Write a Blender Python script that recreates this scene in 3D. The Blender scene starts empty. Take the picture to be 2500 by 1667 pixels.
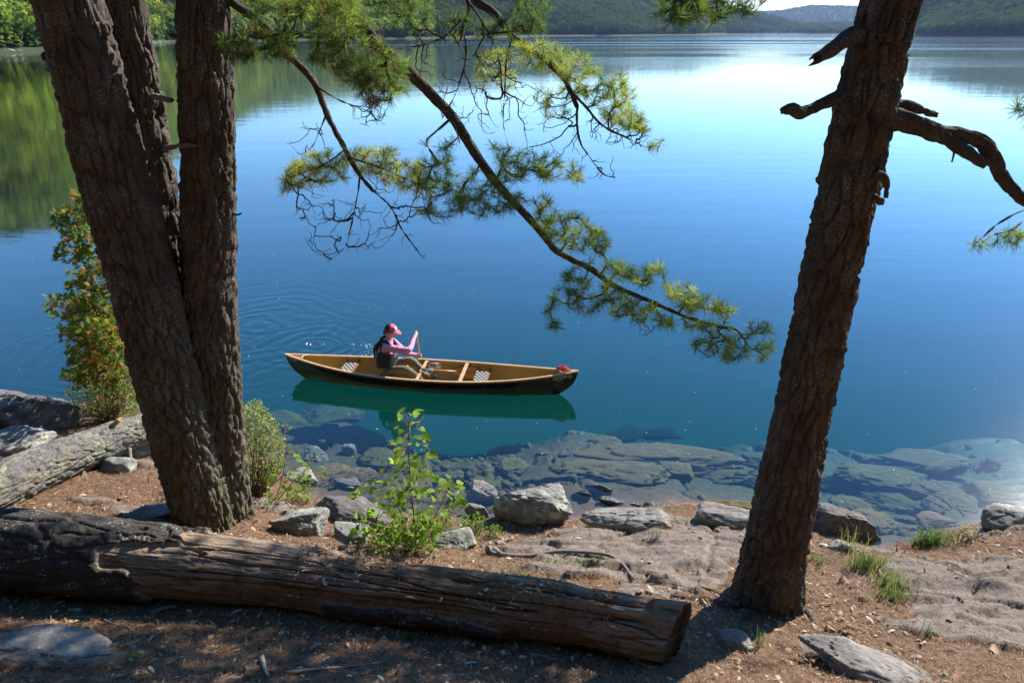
import bpy, bmesh, math, random
import numpy as np
from mathutils import Vector, Matrix

sc = bpy.context.scene
COL = sc.collection
rad = math.radians
RNG = np.random.default_rng(7)
random.seed(7)

# ------------------------------------------------------------------ camera
CAM_H = 5.6
F_PX, CX, CY = 1667.0, 1250.0, 833.5          # focal length and centre in photograph pixels
PITCH = math.atan((833.5 - 78.0) / F_PX)
cam_d = bpy.data.cameras.new('camera')
cam_d.sensor_width = 36.0
cam_d.lens = 36.0 * F_PX / 2500.0
cam_d.clip_start, cam_d.clip_end = 0.05, 20000.0
cam = bpy.data.objects.new('camera', cam_d)
COL.objects.link(cam)
cam.location = (0, 0, CAM_H)
cam.rotation_euler = (math.pi / 2 - PITCH, 0, 0)
sc.camera = cam

# ------------------------------------------------------------------ world, sun, exposure
SUN_AZ, SUN_EL = rad(46.0), rad(34.0)          # azimuth clockwise from +Y
SUN_DIR = Vector((math.sin(SUN_AZ) * math.cos(SUN_EL), math.cos(SUN_AZ) * math.cos(SUN_EL), math.sin(SUN_EL)))
world = bpy.data.worlds.new('World')
sc.world = world
world.use_nodes = True
wn = world.node_tree
for n_ in list(wn.nodes): wn.nodes.remove(n_)
sky = wn.nodes.new('ShaderNodeTexSky')
sky.sky_type = 'NISHITA'
sky.sun_disc = False
sky.sun_elevation = SUN_EL
sky.sun_rotation = SUN_AZ
sky.altitude = 1500
sky.air_density = 1.0
sky.dust_density = 0.0
sky.ozone_density = 3.2
bg = wn.nodes.new('ShaderNodeBackground'); bg.inputs['Strength'].default_value = 0.125
wo = wn.nodes.new('ShaderNodeOutputWorld')
hs = wn.nodes.new('ShaderNodeHueSaturation'); hs.inputs['Saturation'].default_value = 1.22; wn.links.new(sky.outputs[0], hs.inputs['Color']); wn.links.new(hs.outputs[0], bg.inputs['Color']); wn.links.new(bg.outputs[0], wo.inputs['Surface'])
sd = bpy.data.lights.new('sun', 'SUN'); sd.energy = 5.0; sd.angle = rad(0.53); sd.color = (1.0, 0.93, 0.83)
sun = bpy.data.objects.new('sun', sd); COL.objects.link(sun)
sun.rotation_euler = (-SUN_DIR).to_track_quat('-Z', 'Y').to_euler()
sun.location = (8, 8, 20)
vs = sc.view_settings
vs.view_transform = 'Standard'; vs.look = 'None'; vs.gamma = 1.0; vs.exposure = 0.97; vs.use_curve_mapping = False
cy = sc.cycles
cy.use_denoising = True
cy.max_bounces = 8; cy.diffuse_bounces = 3; cy.glossy_bounces = 4; cy.transmission_bounces = 4
cy.transparent_max_bounces = 12; cy.volume_bounces = 0
cy.caustics_reflective = False; cy.caustics_refractive = False
cy.sample_clamp_indirect = 4.0

# ------------------------------------------------------------------ projection helpers (photograph pixels to world)
SP, CP = math.sin(PITCH), math.cos(PITCH)
def ray(px, py):
    a, b = (px - CX) / F_PX, (CY - py) / F_PX
    return np.array((a, CP + b * SP, -SP + b * CP))
CAM = np.array((0, 0, CAM_H))
def PZ(px, py, z):                      # the point seen at a pixel, at height z
    d = ray(px, py); return CAM + d * ((z - CAM_H) / d[2])
def PY(px, py, y):                      # the point seen at a pixel, at distance y
    d = ray(px, py); return CAM + d * (y / d[1])
def PD(px, py, depth):
    return CAM + ray(px, py) * depth
def depth_of(p):
    return p[1] * CP + (CAM_H - p[2]) * SP
def m_per_px(p):
    return depth_of(p) / F_PX
def project(p):
    p = np.asarray(p, float); r = p - CAM
    dz = r[..., 1] * CP - r[..., 2] * SP
    up = r[..., 1] * SP + r[..., 2] * CP
    return CX + F_PX * r[..., 0] / dz, CY - F_PX * up / dz

# ------------------------------------------------------------------ numpy noise
def _h(ix, iy, iz, seed):
    n = (ix.astype(np.int64) * 374761393 + iy.astype(np.int64) * 668265263 + iz.astype(np.int64) * 2147483647 + seed * 1274126177) & 0xffffffff
    n = ((n ^ (n >> 13)) * 1274126177) & 0xffffffff
    n = ((n ^ (n >> 16)) * 2246822519) & 0xffffffff
    return ((n ^ (n >> 15)) & 0xffffff) / float(0x1000000)
def vnoise(p, seed=0):
    p = np.asarray(p, float); i = np.floor(p); f = p - i; f = f * f * f * (f * (f * 6 - 15) + 10)
    i = i.astype(np.int64); r = 0
    for dx in (0, 1):
        wx = f[:, 0] if dx else 1 - f[:, 0]
        for dy in (0, 1):
            wy = f[:, 1] if dy else 1 - f[:, 1]
            for dz in (0, 1):
                wz = f[:, 2] if dz else 1 - f[:, 2]
                r = r + wx * wy * wz * _h(i[:, 0] + dx, i[:, 1] + dy, i[:, 2] + dz, seed)
    return r * 2 - 1
def fbm(p, octaves=4, seed=0, gain=0.5):
    p = np.asarray(p, float); a, s, t = 1.0, 0, 0
    for o in range(octaves):
        s = s + a * vnoise(p * (2.03 ** o) + o * 17.3, seed + o); t += a; a *= gain
    return s / t
def worley(p, seed=0):
    p = np.asarray(p, float); i = np.floor(p).astype(np.int64)
    f1 = np.full(len(p), 9.0); f2 = np.full(len(p), 9.0); cid = np.zeros(len(p))
    for dx in (-1, 0, 1):
        for dy in (-1, 0, 1):
            for dz in (-1, 0, 1):
                a, b, c = i[:, 0] + dx, i[:, 1] + dy, i[:, 2] + dz
                q = np.stack((a + _h(a, b, c, seed), b + _h(a, b, c, seed + 1), c + _h(a, b, c, seed + 2)), 1)
                d = np.sqrt(((p - q) ** 2).sum(1))
                near = d < f1
                f2 = np.where(near, f1, np.minimum(f2, d)); cid = np.where(near, _h(a, b, c, seed + 3), cid); f1 = np.where(near, d, f1)
    return f1, f2, cid
def sstep(a, b, x):
    t = np.clip((np.asarray(x, float) - a) / (b - a), 0, 1); return t * t * (3 - 2 * t)

# ------------------------------------------------------------------ object helpers
def tag(o, label=None, category=None, group=None, kind=None):
    if label: o['label'] = label
    if category: o['category'] = category
    if group: o['group'] = group
    if kind: o['kind'] = kind
    return o
def empty(name, loc=(0, 0, 0)):
    o = bpy.data.objects.new(name, None); COL.objects.link(o); o.location = [float(v) for v in loc]; o.empty_display_size = 0.1
    return o
class MB:
    """collects vertices, tri/quad faces, a material slot per face and a scalar per vertex"""
    def __init__(s): s.v, s.f, s.m, s.a, s.n = [], [], [], [], 0
    def add(s, V, F, mi=0, a=0.0):
        V = np.asarray(V, float).reshape(-1, 3); F = np.asarray(F, int)
        s.v.append(V); s.f.append(F + s.n); s.m.append(np.full(len(F), mi, int))
        s.a.append(np.broadcast_to(np.asarray(a, float), (len(V),)).copy()); s.n += len(V)
    def mesh(s, name, smooth=True, attr='tone'):
        V = np.concatenate(s.v) if s.v else np.zeros((0, 3)); me = bpy.data.meshes.new(name)
        sizes = np.concatenate([np.full(len(f), f.shape[1]) for f in s.f]) if s.f else np.zeros(0, int)
        idx = np.concatenate([f.ravel() for f in s.f]) if s.f else np.zeros(0, int)
        me.vertices.add(len(V)); me.vertices.foreach_set('co', V.ravel().astype(np.float32))
        me.loops.add(len(idx)); me.loops.foreach_set('vertex_index', idx.astype(np.int32))
        me.polygons.add(len(sizes)); st = np.concatenate(([0], np.cumsum(sizes)[:-1])) if len(sizes) else sizes
        me.polygons.foreach_set('loop_start', st.astype(np.int32))
        me.polygons.foreach_set('material_index', np.concatenate(s.m).astype(np.int32))
        me.polygons.foreach_set('use_smooth', np.full(len(sizes), smooth))
        me.update(calc_edges=True)
        at = me.attributes.new(attr, 'FLOAT', 'POINT'); at.data.foreach_set('value', np.concatenate(s.a).astype(np.float32))
        return me
    def build(s, name, mats, parent=None, smooth=True, attr='tone'):
        me = s.mesh(name, smooth, attr)
        return link(name, me, mats, parent)
def link(name, me, mats, parent=None):
    for m in (mats if isinstance(mats, (list, tuple)) else [mats]): me.materials.append(m)
    o = bpy.data.objects.new(name, me); COL.objects.link(o)
    if parent is not None:
        o.parent = parent
        if parent.type == 'EMPTY' or True:
            o.matrix_parent_inverse = Matrix.Translation(-Vector(parent_world(parent)))
    return o
def parent_world(p):
    v = Vector((0, 0, 0))
    while p is not None:
        v = v + Vector(p.location); p = p.parent if p.parent is None or p.matrix_parent_inverse.is_identity else None
    return v
def set_attr(me, name, arr):
    at = me.attributes.get(name) or me.attributes.new(name, 'FLOAT', 'POINT'); at.data.foreach_set('value', np.asarray(arr, np.float32))
def set_uv(me, U):
    uv = me.uv_layers.new(name='UVMap'); li = np.zeros(len(me.loops), np.int32); me.loops.foreach_get('vertex_index', li)
    uv.data.foreach_set('uv', np.asarray(U, np.float32)[li].ravel())
def grid_faces(nu, nv, wrap_u=False):
    """nv rows of nu vertices"""
    cu = nu if wrap_u else nu - 1
    i, j = np.meshgrid(np.arange(cu), np.arange(nv - 1)); i, j = i.ravel(), j.ravel(); k = (i + 1) % nu
    return np.stack((j * nu + i, j * nu + k, (j + 1) * nu + k, (j + 1) * nu + i), 1)
def catmull(P, n):
    P = np.asarray(P, float); d = np.sqrt((np.diff(P[:, :3], axis=0) ** 2).sum(1)); s = np.concatenate(([0], np.cumsum(d)))
    Q = np.vstack((2 * P[0] - P[1], P, 2 * P[-1] - P[-2])); t = np.linspace(0, s[-1], n); k = np.clip(np.searchsorted(s, t, 'right') - 1, 0, len(P) - 2)
    u = ((t - s[k]) / np.maximum(s[k + 1] - s[k], 1e-9))[:, None]
    a, b, c, e = Q[k], Q[k + 1], Q[k + 2], Q[k + 3]
    return 0.5 * (2 * b + (c - a) * u + (2 * a - 5 * b + 4 * c - e) * u * u + (3 * b - a - 3 * c + e) * u ** 3)
def frames(P):
    T = np.gradient(P, axis=0); T /= np.maximum(np.linalg.norm(T, axis=1, keepdims=True), 1e-9)
    ref = np.array((0, 0, 1.0)) if abs(T[0, 2]) < 0.8 else np.array((1.0, 0, 0))
    A = np.zeros_like(P); a = ref - T[0] * ref.dot(T[0]); a /= np.linalg.norm(a)
    for i in range(len(P)):
        a = a - T[i] * a.dot(T[i]); a /= max(np.linalg.norm(a), 1e-9); A[i] = a
    return T, A, np.cross(T, A)
def tube(P, R, seg=8, caps=True):
    P = np.asarray(P, float); R = np.broadcast_to(np.asarray(R, float), (len(P),)); T, A, B = frames(P)
    th = np.arange(seg) * 2 * math.pi / seg
    V = P[:, None] + R[:, None, None] * (A[:, None] * np.cos(th)[None, :, None] + B[:, None] * np.sin(th)[None, :, None])
    F = grid_faces(seg, len(P), True); V = V.reshape(-1, 3)
    if caps:
        n = len(V); V = np.vstack((V, P[0], P[-1])); k = np.arange(seg); e = (len(P) - 1) * seg
        c1 = np.stack((np.full(seg, n), (k + 1) % seg, k, k), 1); c2 = np.stack((np.full(seg, n + 1), e + k, e + (k + 1) % seg, e + (k + 1) % seg), 1)
        return V, F, np.vstack((c1[:, :3], c2[:, :3]))
    return V, F, np.zeros((0, 3), int)
def add_tube(mb, P, R, seg=8, mi=0, a=0.0, caps=True):
    V, F, C = tube(P, R, seg, caps); n0 = mb.n
    mb.add(V, F, mi, a)
    if len(C): mb.f.append(C + n0); mb.m.append(np.full(len(C), mi, int))
def box(mb, c, size, rot=None, mi=0, a=0.0):
    h = np.asarray(size, float) / 2
    V = np.array([(x, y, z) for z in (-1, 1) for y in (-1, 1) for x in (-1, 1)], float) * h
    if rot is not None: V = V @ np.array(rot).T
    mb.add(V + np.asarray(c, float), np.array([(0, 2, 3, 1), (4, 5, 7, 6), (0, 1, 5, 4), (2, 6, 7, 3), (0, 4, 6, 2), (1, 3, 7, 5)]), mi, a)

# ------------------------------------------------------------------ material helper
class NT:
    def __init__(s, name):
        s.mat = bpy.data.materials.new(name); s.mat.use_nodes = True; s.nt = s.mat.node_tree
        for n in list(s.nt.nodes): s.nt.nodes.remove(n)
        s.out = s.nt.nodes.new('ShaderNodeOutputMaterial')
    def n(s, typ, props=None, **ins):
        nd = s.nt.nodes.new('ShaderNode' + typ)
        for k, v in (props or {}).items(): setattr(nd, k, v)
        for k, v in ins.items():
            key = int(k[1:]) if k[0] == '_' and k[1:].isdigit() else k.replace('_', ' ')
            s.set(nd.inputs[key], v)
        return nd
    def set(s, sock, v):
        if isinstance(v, bpy.types.NodeSocket): s.nt.links.new(v, sock)
        elif isinstance(v, bpy.types.Node): s.nt.links.new(v.outputs[0], sock)
        else:
            if sock.type == 'RGBA' and len(v) == 3: v = (*v, 1)
            sock.default_value = v
    def math(s, op, a, b=0.0, clamp=False):
        return s.n('Math', {'operation': op, 'use_clamp': clamp}, _0=a, _1=b).outputs[0]
    def mix(s, fac, a, b, typ='RGBA', blend='MIX'):
        nd = s.nt.nodes.new('ShaderNodeMix'); nd.data_type = typ
        if typ == 'RGBA': nd.blend_type = blend
        ia, ib, o = {'RGBA': (6, 7, 2), 'FLOAT': (2, 3, 0), 'VECTOR': (4, 5, 1)}[typ]
        s.set(nd.inputs[0], fac); s.set(nd.inputs[ia], a); s.set(nd.inputs[ib], b)
        return nd.outputs[o]
    def ramp(s, fac, *stops):
        nd = s.nt.nodes.new('ShaderNodeValToRGB'); cr = nd.color_ramp
        while len(cr.elements) < len(stops): cr.elements.new(0.5)
        for e, (p, c) in zip(cr.elements, stops):
            e.position = p; e.color = (c, c, c, 1) if isinstance(c, (int, float)) else (*c, 1)
        s.set(nd.inputs[0], fac); return nd.outputs[0]
    def coords(s, which='Object'):
        return s.n('TexCoord').outputs[which]
    def pos(s): return s.n('NewGeometry').outputs['Position']
    def attr(s, name): return s.n('Attribute', {'attribute_name': name}).outputs['Fac']
    def noise(s, vec, scale, detail=4.0, rough=0.55, out=0, dist=0.0):
        return s.n('TexNoise', None, Vector=vec, Scale=scale, Detail=detail, Roughness=rough, Distortion=dist).outputs[out]
    def voro(s, vec, scale, feature='F1', out=0):
        return s.n('TexVoronoi', {'feature': feature}, Vector=vec, Scale=scale).outputs[out]
    def stretch(s, vec, sc_):
        return s.n('Mapping', None, Vector=vec, Scale=sc_).outputs[0]
    def bump(s, h, strength=0.5, dist=0.01, normal=None):
        nd = s.n('Bump', None, Height=h, Strength=strength, Distance=dist)
        if normal is not None: s.set(nd.inputs['Normal'], normal)
        return nd.outputs[0]
    def principled(s, col, rough=0.7, normal=None, spec=0.4, **kw):
        p = s.n('BsdfPrincipled'); s.set(p.inputs['Base Color'], col); s.set(p.inputs['Roughness'], rough); s.set(p.inputs['Specular IOR Level'], spec)
        if normal is not None: s.set(p.inputs['Normal'], normal)
        for k, v in kw.items(): s.set(p.inputs[k.replace('_', ' ')], v)
        return p.outputs[0]
    def done(s, shader, vol=None):
        if shader is not None: s.nt.links.new(shader, s.out.inputs['Surface'])
        if vol is not None: s.nt.links.new(vol, s.out.inputs['Volume'])
        return s.mat
MAT = {}
def plain(name, col, rough=0.6, spec=0.4, vary=0.12, scale=30.0, folds=0.0, **kw):
    t = NT(name); n = t.noise(t.coords(), scale, 3.0); nb = t.bump(t.noise(t.coords(), 14.0, 3.0, .6, 0, 1.5), folds, .05) if folds else None
    c = t.mix(t.ramp(n, (0.3, 0.0), (0.7, 1.0)), tuple(v * (1 - vary) for v in col), tuple(min(1, v * (1 + vary)) for v in col))
    MAT[name] = t.done(t.principled(c, rough, nb, spec, **kw)); return MAT[name]
# ------------------------------------------------------------------ shore terrain: a spline through surveyed points
_ctl = []
for px, py, z in [
    (0, 1667, 1.9), (600, 1667, 1.75), (1250, 1667, 1.55), (1900, 1667, 1.40), (2500, 1667, 1.30),
    (0, 1500, 1.62), (500, 1500, 1.48), (1000, 1500, 1.30), (1500, 1540, 1.22), (1880, 1500, .86), (2300, 1500, .86), (2500, 1500, .86),
    (0, 1290, 1.30), (150, 1230, 1.12), (350, 1250, 1.02), (530, 1310, 1.0), (650, 1290, .82), (800, 1320, .76), (1000, 1370, .78),
    (1200, 1390, .76), (1400, 1360, .62), (1600, 1400, .70), (1750, 1440, .78),
    (1300, 1320, .36), (1500, 1300, .40), (1700, 1330, .48), (2050, 1380, .55), (2200, 1360, .42), (2400, 1350, .50), (2500, 1320, .50),
    (650, 1230, .45), (720, 1215, .12), (800, 1255, .2), (900, 1290, .3), (970, 1335, .55), (1100, 1300, .22), (1200, 1315, .25),
    (1430, 1285, .08), (1550, 1245, .06), (1700, 1240, .10), (1830, 1268, .12), (2000, 1315, .14), (2150, 1345, .14), (2300, 1330, .2),
    (2420, 1290, .22), (2500, 1262, .18), (0, 1110, .72), (0, 1050, .4), (100, 1040, .35), (200, 1050, .35), (320, 1060, .45),
    (400, 1150, .8), (550, 1200, .7), (0, 985, -.1), (150, 985, 0.0), (300, 1005, .06), (450, 1040, .1), (600, 1150, .25),
    (700, 1130, -.14), (700, 1050, -.6), (850, 1160, -.3), (900, 1060, -.8), (1000, 1210, -.2), (1100, 1110, -.75), (1250, 1160, -.45),
    (1400, 1205, -.10), (1500, 1160, -.28), (1500, 1090, -.85), (1700, 1180, -.3), (1700, 1110, -.8), (1900, 1160, -.6), (2100, 1210, -.55),
    (2300, 1255, -.45), (2300, 1160, -1.0), (2500, 1190, -.6), (600, 1000, -1.2), (900, 1000, -1.5), (1300, 1015, -1.6), (1700, 1040, -1.6),
    (2200, 1080, -1.7), (2500, 1090, -1.9), (2500, 1050, -2.7), (2250, 1030, -2.7), (1900, 1010, -2.6), (200, 920, -1.2), (0, 930, -1.0), (0, 870, -3.4), (500, 910, -2.8), (1000, 955, -3.4), (700, 960, -2.8), (1300, 975, -3.2),
    (1500, 955, -3.4), (2000, 975, -3.4), (2500, 995, -3.5), (0, 800, -5), (800, 850, -5.2), (1600, 880, -5.2), (2500, 900, -5.2)]:
    if z < -.95: continue
    p = PZ(px, py, z); _ctl.append((p[0], p[1], z))
_ctl += [(0, 0, 3.9), (-6, 0, 4.2), (6, 0, 3.8), (-10, 3, 3.0), (9, 3, 2.0), (-10, 7.5, 1.6), (8.5, 6.0, .6), (-14, 9, 1.5), (14, 5.5, 1.0), (13, 4, 2.0), (0, -5, 5.5), (-13, -4, 6), (13, -4, 5)]
for x_ in (-14, -11, -8, -6, -4.5, -3, -1.5, 0, 1.5, 3, 4.5, 6, 8, 10, 12, 14):        # the rock shelf and the drop-off behind it
    ys_ = float(np.interp(x_, [-14, -9, -6, -4.5, -3, -1.5, 0, 2, 4, 6, 10, 14], [10, 10, 9.7, 8.7, 7.7, 7.1, 7.1, 7.5, 7.1, 7.0, 7.2, 7.3])); k_ = .45 if x_ < -5 else .75 if x_ < -3.5 else 1.0
    for u_, z_ in ((2.3, -.62), (3.1, -1.15), (3.9, -2.1), (4.8, -3.6), (5.9, -5.3), (8.5, -6), (13, -6.2)): _ctl.append((x_, ys_ + u_ * k_ + .25 * math.sin(x_ * 1.7), z_))
_ctl = np.array(_ctl)
def _tps_fit(C, lam=0.004):
    X = C[:, :2]; n = len(X); d = np.sqrt(((X[:, None] - X[None]) ** 2).sum(2)); K = np.where(d > 0, d * d * np.log(np.maximum(d, 1e-9)), 0) + lam * np.eye(n)
    Pm = np.hstack((np.ones((n, 1)), X)); A = np.zeros((n + 3, n + 3)); A[:n, :n] = K; A[:n, n:] = Pm; A[n:, :n] = Pm.T
    return np.linalg.solve(A, np.concatenate((C[:, 2], np.zeros(3))))
_w = _tps_fit(_ctl)
def G0(x, y):
    x, y = np.atleast_1d(np.asarray(x, float)), np.atleast_1d(np.asarray(y, float)); out = np.zeros(len(x))
    for k in range(0, len(x), 20000):
        q = np.stack((x[k:k + 20000], y[k:k + 20000]), 1); d2 = ((q[:, None] - _ctl[None, :, :2]) ** 2).sum(2)
        out[k:k + 20000] = np.where(d2 > 0, 0.5 * d2 * np.log(np.maximum(d2, 1e-18)), 0) @ _w[:-3] + _w[-3] + q @ _w[-2:]
    return out
def hit0(px, py):
    d = ray(px, py); t = np.linspace(2.5, 16, 700); P = CAM + d[None] * t[:, None]; g = G0(P[:, 0], P[:, 1]); k = np.argmax(P[:, 2] < g)
    return P[k] if (P[:, 2] < g).any() else PZ(px, py, 0)
# where bare rock shows: ellipses on the ground (pixel centre, half axes in metres, turn)
_slabs = []
for px, py, a, b, r in [(1600, 1290, 1.25, .42, -.05), (1480, 1390, .9, .28, .0), (1660, 1395, .75, .4, .1), (1380, 1320, .5, .22, .2), (1560, 1340, 1.2, .45, 0), (1740, 1340, .6, .4, 0), (1600, 1440, .5, .14, 0), (2390, 1430, 1.1, .6, -.15), (2480, 1520, .9, .55, 0), (2330, 1540, .5, .25, -.2),
                        (2120, 1620, .48, .24, -.35), (2110, 1345, .5, .14, -.1), (360, 1255, .45, .13, 0.05), (250, 1225, .3, .06, 0), (100, 1600, .62, .2, -.1),
                        (690, 1245, .5, .2, -.2), (1270, 1345, .25, .08, 0), (1790, 1560, .2, .12, -.4), (2440, 1290, .5, .2, .1), (60, 1090, .4, .2, 0), (330, 1130, .3, .2, 0)]:
    p = hit0(px, py); _slabs.append((p[0], p[1], a, b, r))
def rock_mask(x, y):
    m = np.zeros(len(x)); q = np.stack((x, y, np.zeros(len(x))), 1); w1 = fbm(q * 2.2, 3, 5); w2 = fbm(q * 9.0, 3, 9)
    for cx_, cy_, a, b, r in _slabs:
        dx, dy = x - cx_, y - cy_; u = (dx * math.cos(r) + dy * math.sin(r)) / a; v = (-dx * math.sin(r) + dy * math.cos(r)) / b
        e = 1 - np.sqrt(u * u + v * v) + .42 * w1 + .2 * w2
        m = np.maximum(m, sstep(-.02, .16, e))
    return m
def G(x, y):
    x, y = np.atleast_1d(np.asarray(x, float)), np.atleast_1d(np.asarray(y, float)); g = G0(x, y); q = np.stack((x, y, np.zeros(len(x))), 1)
    land = sstep(-.05, .15, g); m = rock_mask(x, y)
    wav = fbm(q * 1.3, 3, 21) * .045 + fbm(q * 4.5, 3, 22) * .02
    rel = np.abs(fbm(q * np.array((1.6, 4.2, 1)), 4, 31)); rockd = .045 - .13 * rel + .012 * fbm(q * 22, 3, 33)
    f1, f2, cid = worley(q * np.array((.9, 1.5, 1)), 37); rockd = rockd + .05 * (cid - .5) - .05 * (1 - sstep(0.0, .05, f2 - f1))
    duff = .012 * fbm(q * 14, 3, 41) + .007 * fbm(q * 45, 2, 43)
    under = sstep(0.02, -.25, g)
    uf1, uf2, ucid = worley((q + .25 * np.stack((fbm(q * 1.4, 2, 61), fbm(q * 1.4 + 7, 2, 62), 0 * x), 1)) * np.array((.75, 1.7, 1)), 57)
    ub = .05 * fbm(q * 2.2, 3, 51) + .025 * fbm(q * 9, 4, 52) + .16 * (ucid - .5) - .10 * (1 - sstep(0, .06, uf2 - uf1))
    out = g + (wav + m * (rockd + .03) + (1 - m) * duff) * (1 - under) + ub * under
    return np.maximum(out, -3.4 + .05 * fbm(q * .8, 2, 3))
_grid = {}
def GI(x, y):                                 # quick look-up in the built ground
    xs, ys, Z = _grid['xs'], _grid['ys'], _grid['z']; x, y = np.clip(x, xs[0], xs[-1] - 1e-6), np.clip(y, ys[0], ys[-1] - 1e-6); i, j = np.searchsorted(xs, x, 'right') - 1, np.searchsorted(ys, y, 'right') - 1
    u, v = (x - xs[i]) / (xs[i + 1] - xs[i]), (y - ys[j]) / (ys[j + 1] - ys[j]); return Z[j, i] * (1 - u) * (1 - v) + Z[j, i + 1] * u * (1 - v) + Z[j + 1, i] * (1 - u) * v + Z[j + 1, i + 1] * u * v
def gz(x, y): return float(GI(np.array([float(x)]), np.array([float(y)]))[0])
def hit(px, py, lift=0.0):                    # ground point seen at a pixel
    d = ray(px, py); t = np.linspace(2.5, 16, 1200); P = CAM + d[None] * t[:, None]; g = GI(P[:, 0], P[:, 1]) + lift; k = int(np.argmax(P[:, 2] < g)); return P[k]

def make_ground():
    xs = np.concatenate((np.arange(-15, -6, .2), np.arange(-6, 6.4, .03), np.arange(6.4, 15, .2)))
    ys = np.concatenate((np.arange(-5, 2.6, .25), np.arange(2.6, 8.6, .03), np.arange(8.6, 13, .07), np.arange(13, 21, .3)))
    X, Y = np.meshgrid(xs, ys); x, y = X.ravel(), Y.ravel(); z = G(x, y); _grid.update(xs=xs, ys=ys, z=z.reshape(X.shape))
    mb = MB(); mb.add(np.stack((x, y, z), 1), grid_faces(len(xs), len(ys))); me = mb.mesh('ground')
    set_attr(me, 'rock', np.maximum(rock_mask(x, y) * sstep(-.1, .0, z), 0)); set_attr(me, 'wet', sstep(.07, .0, z))
    t = NT('forest_floor'); P = t.pos(); rk = t.attr('rock')
    n1 = t.noise(P, 3.0, 5); n2 = t.noise(P, 26.0, 5, .65); n3 = t.noise(P, 110.0, 3, .7)
    duff = t.mix(n1, (.10, .062, .038), (.21, .135, .085)); duff = t.mix(t.ramp(n2, (.38, 0), (.62, 1)), duff, (.20, .115, .07)); duff = t.mix(t.ramp(n3, (.5, 0), (.75, .75)), duff, (.40, .25, .15))
    duff = t.mix(t.ramp(t.noise(P, 2.1, 4, .6), (.6, 0), (.7, .6)), duff, (.075, .045, .026))
    stone = t.mix(n2, (.155, .13, .11), (.30, .255, .215)); stone = t.mix(t.ramp(n1, (.4, 0), (.65, .75)), stone, (.25, .195, .155))
    lich = t.ramp(t.noise(P, 9.0, 6, .7), (.56, 0), (.66, .55)); stone = t.mix(lich, stone, (.36, .37, .30)); stone = t.mix(t.ramp(n3, (.3, .5), (.5, 0)), stone, (.09, .085, .08))
    edge = t.math('ADD', rk, t.math('MULTIPLY', t.math('SUBTRACT', n2, .5), .9), True)
    col = t.mix(t.ramp(edge, (.35, 0), (.6, 1)), duff, stone)
    bed = t.mix(n1, (.085, .062, .022), (.155, .115, .046)); bed = t.mix(t.ramp(n2, (.4, 0), (.65, .7)), bed, (.035, .03, .018))
    sep = t.n('SeparateXYZ', None, Vector=P); under = t.ramp(t.math('ADD', t.math('MULTIPLY', sep.outputs[2], -2.5), .5), (.42, 0), (.7, 1))
    bed = t.mix(t.ramp(t.math('MULTIPLY', sep.outputs[2], -.3), (.35, 0), (.95, 1)), bed, (.165, .255, .215))  # blends with depth into the painted glow of deep water
    col = t.mix(under, col, bed)
    wet = t.attr('wet'); col = t.mix(t.math('MULTIPLY', wet, .3), col, (.06, .055, .05))
    rough = t.mix(wet, .9, .45, 'FLOAT')
    h = t.math('ADD', t.math('MULTIPLY', n2, .6), t.math('MULTIPLY', n3, .5))
    o = link('ground', me, t.done(t.principled(col, rough, t.bump(h, .9, .03), .25)))
    tag(o, 'needle covered rocky lake shore ground', kind='structure')
make_ground()

# ------------------------------------------------------------------ lake bed, water
t = NT('deep_glow_bed'); P = t.pos(); c = t.mix(t.noise(P, .7, 4), (.15, .24, .20), (.19, .28, .235))  # teal stands in for light scattered back by the deep water
mb = MB(); mb.add([(-9000, 7, -3.25), (9000, 7, -3.25), (9000, 9000, -3.25), (-9000, 9000, -3.25)], [(0, 1, 2, 3)])
lb = mb.build('lake_bed', t.done(t.principled(c, .9))); tag(lb, 'lake bed with the teal glow of deep water in its colour', kind='structure')

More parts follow.
